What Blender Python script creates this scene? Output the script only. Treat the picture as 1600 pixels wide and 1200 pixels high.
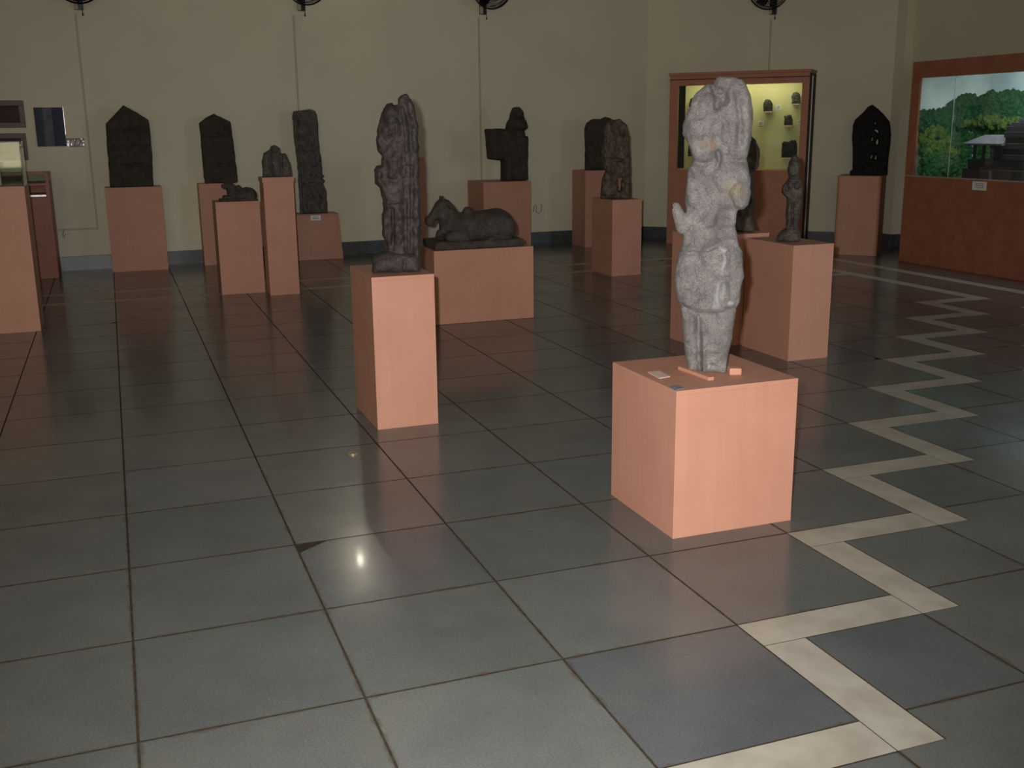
import bpy, bmesh, math, random
import numpy as np
from mathutils import Vector, Matrix

random.seed(7); np.random.seed(7)
for o in list(bpy.data.objects): bpy.data.objects.remove(o, do_unlink=True)
scn = bpy.context.scene
COL = scn.collection

# ------------------------------------------------------------------ camera
TILE = 0.6
FPX = 1655.55
YAW, PIT, ROL = 0.353665, 0.238701, -0.0115587
CAM = np.array([0.116454, -4.415868, 2.578004]) * TILE
cy, sy, cp, sp, cr, sr = math.cos(YAW), math.sin(YAW), math.cos(PIT), math.sin(PIT), math.cos(ROL), math.sin(ROL)
FWD = np.array([sy*cp, cy*cp, -sp]); RT0 = np.array([cy, -sy, 0.0]); UP0 = np.cross(RT0, FWD)
RGT = cr*RT0 + sr*UP0; UPV = -sr*RT0 + cr*UP0
cam_d = bpy.data.cameras.new('camera'); cam = bpy.data.objects.new('camera', cam_d); COL.objects.link(cam)
cam_d.sensor_width = 36.0; cam_d.lens = FPX/1600*36.0; cam_d.clip_start = 0.05; cam_d.clip_end = 100
M = Matrix.Identity(4)
for i in range(3):
    M[i][0] = RGT[i]; M[i][1] = UPV[i]; M[i][2] = -FWD[i]; M[i][3] = CAM[i]
cam.matrix_world = M
scn.camera = cam

# ------------------------------------------------------------------ world, exposure, large lights
w = bpy.data.worlds.new('world'); scn.world = w; w.use_nodes = True
w.node_tree.nodes['Background'].inputs[0].default_value = (0.75, 0.85, 1.0, 1)
w.node_tree.nodes['Background'].inputs[1].default_value = 0.05
scn.view_settings.view_transform = 'Standard'; scn.view_settings.look = 'None'
scn.view_settings.exposure = 0.0; scn.view_settings.gamma = 1.0; scn.view_settings.use_curve_mapping = False

def lamp(name, kind, loc, energy, color, **kw):
    d = bpy.data.lights.new(name, kind); o = bpy.data.objects.new(name, d); COL.objects.link(o)
    d.energy = energy; d.color = color; o.location = loc
    for k, v in kw.items(): setattr(d, k, v)
    return o
# the photographer's flash, just beside the lens
fl = CAM + RGT*(-0.07) + UPV*0.06 + FWD*0.03
f = lamp('camera_flash', 'SPOT', tuple(fl), 940, (1.0, 0.985, 1.0), shadow_soft_size=0.02, spot_size=math.radians(86), spot_blend=1.0)
f.rotation_euler = cam.matrix_world.to_euler()
# added warm fill behind the photographer, set at an unseen invented opening
a = lamp('added_warm_fill', 'AREA', (-1.6, -6.35, 2.2), 160, (1.0, 0.77, 0.50), shape='RECTANGLE', size=5.6, size_y=2.6)
a.rotation_euler = (math.radians(90), 0, 0)
# cool daylight added from the right, through an unseen invented window beside the photographer
a2 = lamp('added_side_daylight', 'AREA', (9.35, -1.1, 1.85), 100, (0.72, 0.86, 1.0), shape='RECTANGLE', size=3.3, size_y=1.7)
a2.rotation_euler = (math.radians(90), 0, math.radians(90))

# ------------------------------------------------------------------ pixel helpers (photo frame 1600 x 1200)
def ray(x, y): return (x-800)/FPX*RGT - (y-600)/FPX*UPV + FWD
def g(x, y, z=0.0):
    d = ray(x, y); return CAM + (z-CAM[2])/d[2]*d
def at_y(x, y, Y):
    d = ray(x, y); return CAM + (Y-CAM[1])/d[1]*d
def at_x(x, y, X):
    d = ray(x, y); return CAM + (X-CAM[0])/d[0]*d
def at_plane(x, y, p, n):
    d = ray(x, y); n = np.array([n[0], n[1], 0.0]); p = np.array([p[0], p[1], 0.0])
    return CAM + ((p-CAM)@n)/(d@n)*d
def proj(P):
    d = np.array(P, float)-CAM; z = d@FWD
    return 800+FPX*(d@RGT)/z, 600-FPX*(d@UPV)/z

# ------------------------------------------------------------------ materials
def mat(name):
    m = bpy.data.materials.new(name); m.use_nodes = True
    nt = m.node_tree; b = nt.nodes['Principled BSDF']
    return m, nt, b
def nd(nt, typ, **kw):
    n = nt.nodes.new(typ)
    for k, v in kw.items():
        if k.startswith('i_'): n.inputs[int(k[2:])].default_value = v
        else: setattr(n, k, v)
    return n
def noise(nt, scale, detail=4, rough=0.55, coord='Object'):
    tc = nd(nt, 'ShaderNodeTexCoord'); n = nd(nt, 'ShaderNodeTexNoise')
    n.inputs['Scale'].default_value = scale; n.inputs['Detail'].default_value = detail; n.inputs['Roughness'].default_value = rough
    nt.links.new(tc.outputs[coord], n.inputs['Vector']); return n
def ramp(nt, src, stops):
    r = nd(nt, 'ShaderNodeValToRGB'); e = r.color_ramp.elements
    while len(e) > 1: e.remove(e[-1])
    for i, (p, c) in enumerate(stops):
        el = e[0] if i == 0 else e.new(p)
        el.position = p; el.color = (*c, 1)
    nt.links.new(src, r.inputs[0]); return r
def mixc(nt, fac, a, b, mode='MIX'):
    m = nd(nt, 'ShaderNodeMix', data_type='RGBA', blend_type=mode)
    for s, i in ((fac, 0), (a, 6), (b, 7)):
        if hasattr(s, 'links'): nt.links.new(s, m.inputs[i])
        else: m.inputs[i].default_value = s if i == 0 else (*s, 1)
    return m.outputs[2]
def bump(nt, b, src, strength, dist=0.01):
    n = nd(nt, 'ShaderNodeBump'); n.inputs['Strength'].default_value = strength; n.inputs['Distance'].default_value = dist
    nt.links.new(src, n.inputs['Height']); nt.links.new(n.outputs[0], b.inputs['Normal'])
def simple(name, c1, c2=None, scale=3.0, rough=0.6, spec=0.3, bmp=0.0, bscale=60, metal=0.0):
    m, nt, b = mat(name)
    b.inputs['Roughness'].default_value = rough; b.inputs['Specular IOR Level'].default_value = spec; b.inputs['Metallic'].default_value = metal
    if c2 is None: c2 = tuple(x*0.85 for x in c1)
    n = noise(nt, scale); r = ramp(nt, n.outputs[0], [(0.35, c1), (0.65, c2)])
    nt.links.new(r.outputs[0], b.inputs['Base Color'])
    if bmp: bump(nt, b, noise(nt, bscale).outputs[0], bmp)
    return m
def stone(name, dark, mid, light, scale=14, spec=0.25, rough=0.75, fine=90, bmp=0.7, stains_and_patches=()):
    m, nt, b = mat(name)
    n = noise(nt, scale, 6, 0.65); r = ramp(nt, n.outputs[0], [(0.3, dark), (0.5, mid), (0.72, light)])
    s = noise(nt, fine, 3, 0.7); sr_ = ramp(nt, s.outputs[0], [(0.33, (0.55,)*3), (0.52, (1.0,)*3), (0.66, (1.25,)*3), (0.74, (1.9,)*3)])
    col = mixc(nt, 0.8, r.outputs[0], sr_.outputs[0], 'MULTIPLY')
    for (loc, rad, c, amt) in stains_and_patches:
        tc = nd(nt, 'ShaderNodeTexCoord'); mp = nd(nt, 'ShaderNodeMapping', vector_type='TEXTURE')
        mp.inputs['Location'].default_value = loc; mp.inputs['Scale'].default_value = rad
        nz = noise(nt, 22, 4); ad = nd(nt, 'ShaderNodeMix', data_type='VECTOR'); ad.inputs[0].default_value = 0.045
        nt.links.new(tc.outputs['Object'], ad.inputs[4]); nt.links.new(nz.outputs[1], ad.inputs[5])
        nt.links.new(ad.outputs[1], mp.inputs['Vector'])
        gr = nd(nt, 'ShaderNodeTexGradient', gradient_type='SPHERICAL'); nt.links.new(mp.outputs[0], gr.inputs[0])
        k = nd(nt, 'ShaderNodeMath', operation='MULTIPLY', use_clamp=True); k.inputs[1].default_value = amt*2
        nt.links.new(gr.outputs[1], k.inputs[0])
        col = mixc(nt, k.outputs[0], col, c)
    nt.links.new(col, b.inputs['Base Color'])
    b.inputs['Roughness'].default_value = rough; b.inputs['Specular IOR Level'].default_value = spec
    bump(nt, b, noise(nt, fine*0.7, 5, 0.7).outputs[0], bmp, 0.012)
    return m
def glass(name, tint=(0.92, 0.97, 0.95), rough=0.02, base=0.05):
    m, nt, b = mat(name); nt.nodes.remove(b)
    out = nt.nodes['Material Output']; t = nd(nt, 'ShaderNodeBsdfTransparent'); t.inputs[0].default_value = (*tint, 1)
    gl = nd(nt, 'ShaderNodeBsdfGlossy'); gl.inputs['Roughness'].default_value = rough
    fr = nd(nt, 'ShaderNodeFresnel'); ge = nd(nt, 'ShaderNodeNewGeometry'); ir = nd(nt, 'ShaderNodeMapRange'); ir.inputs[3].default_value = 1.5; ir.inputs[4].default_value = 1/1.5
    nt.links.new(ge.outputs['Backfacing'], ir.inputs[0]); nt.links.new(ir.outputs[0], fr.inputs[0])
    mx = nd(nt, 'ShaderNodeMixShader'); nt.links.new(fr.outputs[0], mx.inputs[0]); nt.links.new(t.outputs[0], mx.inputs[1]); nt.links.new(gl.outputs[0], mx.inputs[2])
    nt.links.new(mx.outputs[0], out.inputs[0]); return m
def emit(name, c, s):
    m, nt, b = mat(name); b.inputs['Base Color'].default_value = (*c, 1)
    b.inputs['Emission Color'].default_value = (*c, 1); b.inputs['Emission Strength'].default_value = s; return m

WALL = simple('cream_wall_paint', (0.66, 0.625, 0.48), (0.62, 0.585, 0.45), 1.2, 0.85, 0.15, 0.05, 40)
CEIL = simple('white_ceiling_paint', (0.34, 0.325, 0.29), None, 1.0, 0.9, 0.1)
def salmon_mat():
    m, nt, b = mat('salmon_painted_board')
    oi = nd(nt, 'ShaderNodeObjectInfo')
    n = noise(nt, 4.0, 5, 0.6); r = ramp(nt, n.outputs[0], [(0.3, (0.49, 0.250, 0.172)), (0.7, (0.455, 0.225, 0.153))])
    # brushed vertical streaks of the paint
    tc = nd(nt, 'ShaderNodeTexCoord'); mp = nd(nt, 'ShaderNodeMapping'); mp.inputs['Scale'].default_value = (30, 30, 2.0)
    st = nd(nt, 'ShaderNodeTexNoise'); st.inputs['Scale'].default_value = 1.0; st.inputs['Detail'].default_value = 3
    nt.links.new(tc.outputs['Object'], mp.inputs[0]); nt.links.new(mp.outputs[0], st.inputs['Vector'])
    rs = ramp(nt, st.outputs[0], [(0.3, (0.96, 0.95, 0.94)), (0.7, (1.03, 1.03, 1.03))])
    c = mixc(nt, 0.7, r.outputs[0], rs.outputs[0], 'MULTIPLY')
    nt.links.new(c, b.inputs['Base Color'])
    b.inputs['Roughness'].default_value = 0.5; b.inputs['Specular IOR Level'].default_value = 0.25
    return m
SALMON = salmon_mat()
SKIRT = simple('slate_skirting', (0.075, 0.085, 0.09), (0.055, 0.06, 0.062), 9, 0.35, 0.5)
GROUT = simple('brown_grout', (0.030, 0.023, 0.015), (0.055, 0.042, 0.026), 30, 0.9, 0.1)
def slate_mat():
    m, nt, b = mat('polished_slate'); oi = nd(nt, 'ShaderNodeObjectInfo')
    r = ramp(nt, oi.outputs['Random'], [(0.0, (0.103, 0.112, 0.106)), (0.3, (0.113, 0.116, 0.104)), (0.6, (0.097, 0.106, 0.104)), (0.8, (0.124, 0.129, 0.119)), (1.0, (0.092, 0.099, 0.100))])
    r.color_ramp.interpolation = 'CONSTANT' if False else 'LINEAR'
    geo = nd(nt, 'ShaderNodeNewGeometry')
    def wn(scale, detail, rough):
        n = nd(nt, 'ShaderNodeTexNoise'); n.inputs['Scale'].default_value = scale; n.inputs['Detail'].default_value = detail; n.inputs['Roughness'].default_value = rough
        nt.links.new(geo.outputs['Position'], n.inputs['Vector']); return n
    r1 = ramp(nt, wn(2.2, 5, 0.6).outputs[0], [(0.3, (0.80, 0.80, 0.82)), (0.55, (1.0, 1.0, 1.0)), (0.75, (1.16, 1.12, 1.02))])
    r2 = ramp(nt, wn(160, 2, 0.6).outputs[0], [(0.3, (0.84,)*3), (0.7, (1.14,)*3)])
    c = mixc(nt, 1.0, r.outputs[0], r1.outputs[0], 'MULTIPLY'); c = mixc(nt, 1.0, c, r2.outputs[0], 'MULTIPLY')
    # rusty scuffs
    sc = wn(3.3, 8, 0.7); rs = ramp(nt, sc.outputs[0], [(0.66, (0, 0, 0)), (0.74, (1, 1, 1))])
    k = nd(nt, 'ShaderNodeMath', operation='MULTIPLY'); k.inputs[1].default_value = 0.35; nt.links.new(rs.outputs[0], k.inputs[0])
    c = mixc(nt, k.outputs[0], c, (0.17, 0.13, 0.10))
    # chipped, dirty edges along the joints
    sep = nd(nt, 'ShaderNodeSeparateXYZ'); nt.links.new(geo.outputs['Position'], sep.inputs[0])
    def cellpos(sock):                                  # distance from the slab's centre line
        a_ = nd(nt, 'ShaderNodeMath', operation='FLOORED_MODULO'); a_.inputs[1].default_value = TILE; nt.links.new(sock, a_.inputs[0])
        b_ = nd(nt, 'ShaderNodeMath', operation='SUBTRACT'); b_.inputs[1].default_value = TILE/2; nt.links.new(a_.outputs[0], b_.inputs[0])
        c_ = nd(nt, 'ShaderNodeMath', operation='ABSOLUTE'); nt.links.new(b_.outputs[0], c_.inputs[0]); return c_
    ax = cellpos(sep.outputs[0]); ay = cellpos(sep.outputs[1])
    mx = nd(nt, 'ShaderNodeMath', operation='MAXIMUM'); nt.links.new(ax.outputs[0], mx.inputs[0]); nt.links.new(ay.outputs[0], mx.inputs[1])
    nz = wn(9, 3, 0.6); sb = nd(nt, 'ShaderNodeMath', operation='MULTIPLY_ADD'); sb.inputs[1].default_value = 0.055
    nt.links.new(nz.outputs[0], sb.inputs[0]); nt.links.new(mx.outputs[0], sb.inputs[2])
    re = ramp(nt, sb.outputs[0], [(0.3185, (0, 0, 0)), (0.326, (1, 1, 1))])
    k2 = nd(nt, 'ShaderNodeMath', operation='MULTIPLY'); k2.inputs[1].default_value = 0.55; nt.links.new(re.outputs[0], k2.inputs[0])
    c = mixc(nt, k2.outputs[0], c, (0.06, 0.05, 0.036))
    nt.links.new(c, b.inputs['Base Color'])
    rr = ramp(nt, wn(1.6, 4, 0.6).outputs[0], [(0.3, (0.17,)*3), (0.7, (0.27,)*3)])
    nt.links.new(rr.outputs[0], b.inputs['Roughness']); b.inputs['Specular IOR Level'].default_value = 0.4
    b.inputs['Coat Weight'].default_value = 0.1; b.inputs['Coat Roughness'].default_value = 0.06
    bump(nt, b, wn(26, 4, 0.6).outputs[0], 0.045, 0.004)
    return m
SLATE = slate_mat()
MARBLE = simple('cream_marble_strip', (0.39, 0.36, 0.295), (0.31, 0.28, 0.225), 7, 0.3, 0.45, 0.04, 40)
DARKSTONE = stone('dark_basalt', (0.030, 0.026, 0.021), (0.046, 0.041, 0.033), (0.066, 0.06, 0.05))
BROWNSTONE = stone('brown_schist', (0.036, 0.030, 0.026), (0.060, 0.050, 0.045), (0.095, 0.081, 0.072))
GREYSTONE = stone('grey_schist', (0.062, 0.058, 0.052), (0.095, 0.089, 0.080), (0.14, 0.13, 0.115))
TANSTONE = stone('weathered_tan_stone', (0.045, 0.035, 0.025), (0.10, 0.08, 0.056), (0.20, 0.16, 0.115), 16)
BLACKSTONE = stone('black_polished_stone', (0.008, 0.008, 0.009), (0.012, 0.012, 0.013), (0.02, 0.02, 0.021), spec=0.2)
BULLSTONE = stone('dark_brown_stone', (0.040, 0.032, 0.026), (0.062, 0.052, 0.042), (0.095, 0.08, 0.066))
FIGSTONE = stone('speckled_brown_stone', (0.050, 0.041, 0.034), (0.085, 0.071, 0.060), (0.135, 0.115, 0.098), 20, fine=70)
BLACK = simple('black_enamel', (0.012, 0.012, 0.013), None, 5, 0.35, 0.4)
BLACKWOOD = simple('dark_groove', (0.012, 0.01, 0.009), None, 5, 0.6, 0.2)
BROWNWOOD = simple('brown_case_wood', (0.34, 0.13, 0.075), (0.28, 0.10, 0.06), 6, 0.45, 0.3)
CASEWOOD = simple('salmon_brown_case', (0.44, 0.20, 0.125), (0.39, 0.17, 0.105), 6, 0.5, 0.25)
CARD = simple('white_card', (0.75, 0.76, 0.74), None, 8, 0.7, 0.2)
GREYCARD = simple('blue_grey_card', (0.24, 0.27, 0.29), (0.13, 0.14, 0.15), 60, 0.5, 0.3)
PALECARD = simple('faded_card', (0.66, 0.50, 0.40), (0.6, 0.45, 0.36), 20, 0.7, 0.2)
GLASS = glass('clear_glass')
YELLOW = simple('yellow_case_lining', (0.60, 0.56, 0.32), (0.55, 0.51, 0.28), 2, 0.85, 0.1)
METAL = simple('dull_steel', (0.45, 0.45, 0.46), None, 30, 0.35, 0.5, metal=0.9)
INK = simple('grey_print', (0.16, 0.16, 0.17), None, 30, 0.8, 0.1)

# ------------------------------------------------------------------ object helpers
def link(name, me, m=None, parent=None):
    o = bpy.data.objects.new(name, me); COL.objects.link(o)
    if m is not None and me is not None and not me.materials: me.materials.append(m)
    if parent is not None: o.parent = parent
    return o
def tag(o, label, cat, group=None):
    o['label'] = label; o['category'] = cat
    if group: o['group'] = group
    return o
def struct(o): o['kind'] = 'structure'; return o
def thing(name, label, cat, loc=(0, 0, 0), rotz=0.0, group=None):
    o = bpy.data.objects.new(name, None); COL.objects.link(o); o.empty_display_size = 0.1
    o.location = loc; o.rotation_euler = (0, 0, rotz)
    return tag(o, label, cat, group)
def from_bm(name, bm, smooth=False):
    me = bpy.data.meshes.new(name); bmesh.ops.recalc_face_normals(bm, faces=bm.faces); bm.to_mesh(me); bm.free()
    if smooth: me.polygons.foreach_set('use_smooth', [True]*len(me.polygons))
    return me
def bm_box(bm, x0, x1, y0, y1, z0, z1, mtx=None):
    vs = [bm.verts.new((x, y, z)) for z in (z0, z1) for y in (y0, y1) for x in (x0, x1)]
    for q in ((0, 1, 3, 2), (4, 6, 7, 5), (0, 4, 5, 1), (2, 3, 7, 6), (0, 2, 6, 4), (1, 5, 7, 3)):
        bm.faces.new([vs[i] for i in q])
    if mtx is not None: bmesh.ops.transform(bm, matrix=mtx, verts=vs)
    return vs
def box_me(name, x0, x1, y0, y1, z0, z1, bev=0.0, seg=2):
    bm = bmesh.new(); bm_box(bm, x0, x1, y0, y1, z0, z1)
    if bev: bmesh.ops.bevel(bm, geom=list(bm.edges), offset=bev, segments=seg, profile=0.6, affect='EDGES')
    return from_bm(name, bm)
def box(name, x0, x1, y0, y1, z0, z1, m, parent=None, bev=0.0):
    return link(name, box_me(name, x0, x1, y0, y1, z0, z1, bev), m, parent)
def bm_tube(bm, pts, r, n=6, closed=False):
    pts = [Vector(p) for p in pts]; rings = []
    for i, p in enumerate(pts):
        if closed: t = pts[(i+1) % len(pts)]-pts[i-1]
        else: t = pts[min(i+1, len(pts)-1)]-pts[max(i-1, 0)]
        t.normalize(); a = Vector((0, 0, 1)) if abs(t.z) < 0.9 else Vector((1, 0, 0))
        u = t.cross(a).normalized(); v = t.cross(u)
        rr = r[i] if isinstance(r, (list, tuple)) else r
        rings.append([bm.verts.new(p+(u*math.cos(2*math.pi*k/n)+v*math.sin(2*math.pi*k/n))*rr) for k in range(n)])
    m_ = len(rings)
    for i in range(m_ if closed else m_-1):
        A, B = rings[i], rings[(i+1) % m_]
        for k in range(n): bm.faces.new([A[k], A[(k+1) % n], B[(k+1) % n], B[k]])
    if not closed:
        bm.faces.new(rings[0]); bm.faces.new(rings[-1][::-1])
def bm_lathe(bm, prof, n=20, axis='Z', off=(0, 0, 0)):
    rings = []
    for r, h in prof:
        ring = []
        for k in range(n):
            c, s = math.cos(2*math.pi*k/n)*r, math.sin(2*math.pi*k/n)*r
            p = (c, s, h) if axis == 'Z' else (c, h, s)
            ring.append(bm.verts.new((p[0]+off[0], p[1]+off[1], p[2]+off[2])))
        rings.append(ring)
    for A, B in zip(rings, rings[1:]):
        for k in range(n): bm.faces.new([A[k], A[(k+1) % n], B[(k+1) % n], B[k]])
    bm.faces.new(rings[0]); bm.faces.new(rings[-1])
def prism_me(name, poly, z0, z1):
    bm = bmesh.new(); lo = [bm.verts.new((x, y, z0)) for x, y in poly]; hi = [bm.verts.new((x, y, z1)) for x, y in poly]
    n = len(poly)
    for i in range(n): bm.faces.new([lo[i], lo[(i+1) % n], hi[(i+1) % n], hi[i]])
    bm.faces.new(lo[::-1]); bm.faces.new(hi)
    return from_bm(name, bm)

# ================================================================== THE ROOM
WS = 0.04                                   # back wall runs 2 degrees off the paving
def wy(x): return 10.44 + WS*(x+0.47)       # back wall line
DC = np.array([7.02, wy(7.02)])             # corner between back wall and diagonal wall
DU = np.array([math.sqrt(.5), -math.sqrt(.5)]); DN = np.array([math.sqrt(.5), math.sqrt(.5)])
ZC = 4.6
pJ = at_plane(1383, 300, DC, DN)            # where the diagonal wall meets the corner pier
D1 = np.array([pJ[0], pJ[1]])
D2y = at_x(1397, 300, D1[0])[1]; D2 = np.array([D1[0], D2y])
D3 = np.array([at_y(1427, 60, D2y)[0], D2y])
XR = D3[0]; XL = -4.6; YF = -6.2
def wall_strip(name, p, q, z0, z1, t, m):
    """upright slab whose room face runs p -> q (room on the right-hand side), thickness t away from the room"""
    d = np.array(q)-np.array(p); L = np.linalg.norm(d); d /= L; n = np.array([-d[1], d[0]])
    poly = [p, q, q+n*t, p+n*t]
    return struct(link(name, prism_me(name, [tuple(v) for v in poly], z0, z1), m))
A0 = np.array([XL, wy(XL)])
wall_strip('wall_back', A0, DC, 0, ZC, 0.15, WALL)
wall_strip('wall_diagonal', DC, D1, 0, ZC, 0.15, WALL)
pier = struct(link('wall_pier', prism_me('wall_pier', [tuple(D1), tuple(D2), tuple(D3), (D3[0]+0.15, D3[1]), (D3[0]+.15, D1[1]+.1)], 0, ZC), WALL))
bm = bmesh.new()
for y0_, y1_, z0_, z1_ in ((YF, -2.8, 0, ZC), (0.6, D3[1], 0, ZC), (-2.8, 0.6, 0, 0.95), (-2.8, 0.6, 2.75, ZC)): bm_box(bm, XR, XR+.15, y0_, y1_, z0_, z1_)  # opening added to let the side daylight onto the floor
struct(link('wall_right', from_bm('wall_right', bm), WALL))
wall_strip('wall_left', np.array([XL, YF]), A0, 0, ZC, 0.15, WALL)
# wall behind the photographer, with a wide opening added for the fill light
bm = bmesh.new()
bm_box(bm, XL, -4.45, YF-0.2, YF, 0, ZC); bm_box(bm, 1.25, XR+.15, YF-0.2, YF, 0, ZC)
bm_box(bm, -4.45, 1.25, YF-0.2, YF, 0, 0.85); bm_box(bm, -4.45, 1.25, YF-0.2, YF, 3.55, ZC)
struct(link('wall_front', from_bm('wall_front', bm), WALL))
struct(box('ceiling', XL-.2, XR+.3, YF-.3, 11.2, ZC, ZC+0.1, CEIL))
# skirting
BBH = 0.16
def skirting(name, p, q, t=0.02):
    d = np.array(q)-np.array(p); d = d/np.linalg.norm(d); n = np.array([d[1], -d[0]])
    return struct(link(name, prism_me(name, [tuple(p), tuple(q), tuple(q+n*t), tuple(p+n*t)], 0, BBH), SKIRT))
skirting('baseboard_back', A0, DC); skirting('baseboard_diagonal', DC, D1); skirting('baseboard_pier_side', D1, D2)
skirting('baseboard_pier', D2, D3); skirting('baseboard_right', D3, np.array([XR, YF])); skirting('baseboard_left', np.array([XL, YF]), A0)

# ------------------------------------------------------------------ floor, slabs and inlaid strips
floor = struct(box('floor', XL-.2, XR+.3, YF-.3, 11.2, -0.12, 0.0, GROUT))
strips = []                                 # rectangles in tile units
for n in range(0, 12):                      # first staircase: left tips (n, n-3)
    b0 = n-3
    if n >= 1: strips.append((n, n+1, b0-.25, b0))
    if n >= 1: strips.append((n, n+.25, b0-1.25, b0-.25))
for n in range(3, 13):                      # second staircase: left tips (n, n-5)
    b0 = n-5
    strips.append((n, n+1, b0-.25, b0)); strips.append((n, n+.25, b0-1.25, b0-.25))
for k in range(8, 13): strips.append((12, 12.25, k-.25, k+.75))        # inner border beside the diorama
for k in range(7, 14): strips.append((13, 13.25, k-.25, k+.75))        # outer border beside the diorama
for k in range(-7, 13): strips.append((k, k+1, 13, 13.25) if k < 12 else (k, k+.25, 12.75, 13.25))
for k in range(-7, 13): strips.append((k, k+1, 14, 14.25) if k < 13 else (k, k+.25, 13.75, 14.25))
strips.append((13, 13.25, 13.75, 14.25))
strips.append((10, 10.25, 12, 13)); strips.append((10, 11, 11.75, 12)); strips.append((11, 11.25, 11, 12)); strips.append((11, 12, 10.75, 11))
cov = {}
def q4(v): return int(round(v*4))
for (x0, x1, y0, y1) in strips:
    for i in range(q4(x0), q4(x1)):
        for j in range(q4(y0), q4(y1)): cov[(i, j)] = 1
GAP = 0.0038
def inside_room(x, y):
    return XL < x < XR and YF < y < wy(x)
def strip_me(wd, ht):
    return box_me('strip', -wd/2, wd/2, -ht/2, ht/2, -0.02, 0.0)
smesh = {}
def frame_area(x0, x1, y0, y1):
    P = []
    for (x, y) in ((x0, y0), (x1, y0), (x1, y1), (x0, y1)):
        p = np.array([x*TILE, y*TILE, 0.0]); 
        if (p-CAM)@FWD < 0.3: return 0.0
        P.append(proj(p))
    xs = [min(max(p[0], 0), 1600) for p in P]; ys = [min(max(p[1], 0), 1200) for p in P]
    return abs(sum(xs[i]*ys[(i+1) % 4]-xs[(i+1) % 4]*ys[i] for i in range(4)))/2
rest = bmesh.new(); rest_n = 0
for (x0, x1, y0, y1) in strips:
    cx_, cy_ = (x0+x1)/2*TILE, (y0+y1)/2*TILE
    if not inside_room(cx_, cy_): continue
    wd, ht = (x1-x0)*TILE-GAP, (y1-y0)*TILE-GAP
    k = (round(wd, 3), round(ht, 3))
    if k not in smesh:
        smesh[k] = strip_me(wd, ht); smesh[k].materials.append(MARBLE)
    o = link('marble_strip', smesh[k], None, floor); o.location = (cx_, cy_, random.uniform(.0003, .0005))
def grout_sides(me):
    me.materials.append(GROUT)
    for p in me.polygons:
        if p.normal.z < 0.5: p.material_index = 1
full = box_me('slab', -TILE/2+GAP, TILE/2-GAP, -TILE/2+GAP, TILE/2-GAP, -0.02, 0.0); full.materials.append(SLATE); grout_sides(full)
tiles = []
for a_ in range(-8, 17):
    for b_ in range(-11, 18):
        cx_, cy_ = (a_+.5)*TILE, (b_+.5)*TILE
        if not inside_room(cx_, cy_-0.25): continue
        tiles.append((frame_area(a_, a_+1, b_, b_+1), a_, b_))
tiles.sort(reverse=True)
def cut_tile(bm, a_, b_, ox, oy):
    """the quarter cells of a slab that the strips leave free, merged to rectangles"""
    free = [[(4*a_+i, 4*b_+j) not in cov for j in range(4)] for i in range(4)]
    used = [[False]*4 for _ in range(4)]; made = False
    for j in range(4):
        for i in range(4):
            if not free[i][j] or used[i][j]: continue
            i1 = i
            while i1+1 < 4 and free[i1+1][j] and not used[i1+1][j]: i1 += 1
            j1 = j
            while j1+1 < 4 and all(free[k][j1+1] and not used[k][j1+1] for k in range(i, i1+1)): j1 += 1
            for ii in range(i, i1+1):
                for jj in range(j, j1+1): used[ii][jj] = True
            def edge(cells): return all((not (0 <= c < 4 and 0 <= d < 4)) or not free[c][d] for c, d in cells)
            gl = GAP if edge([(i-1, jj) for jj in range(j, j1+1)]) else 0
            gr_ = GAP if edge([(i1+1, jj) for jj in range(j, j1+1)]) else 0
            gb = GAP if edge([(ii, j-1) for ii in range(i, i1+1)]) else 0
            gt = GAP if edge([(ii, j1+1) for ii in range(i, i1+1)]) else 0
            q = TILE/4
            bm_box(bm, ox+(i-2)*q+gl, ox+(i1-1)*q-gr_, oy+(j-2)*q+gb, oy+(j1-1)*q-gt, -0.02, 0.0 if ox == 0 else 0.0004); made = True
    return made
for idx, (ar, a_, b_) in enumerate(tiles):
    is_cut = any((4*a_+i, 4*b_+j) in cov for i in range(4) for j in range(4))
    cx_, cy_ = (a_+.5)*TILE, (b_+.5)*TILE
    if idx < 300 and ar > 0:
        if is_cut:
            bm = bmesh.new()
            if not cut_tile(bm, a_, b_, 0, 0): bm.free(); continue
            me = from_bm('cut_slab', bm); me.materials.append(SLATE); grout_sides(me)
        else: me = full
        o = link('floor_slab', me, None, floor); o.location = (cx_, cy_, random.uniform(.0002, .0004))
        o.rotation_euler = (random.uniform(-.0005, .0005), random.uniform(-.0005, .0005), 0)
    else:
        cut_tile(rest, a_, b_, cx_, cy_)
o = link('far_floor_slabs', from_bm('far_slabs', rest), SLATE, floor); o['kind'] = 'stuff'

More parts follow.
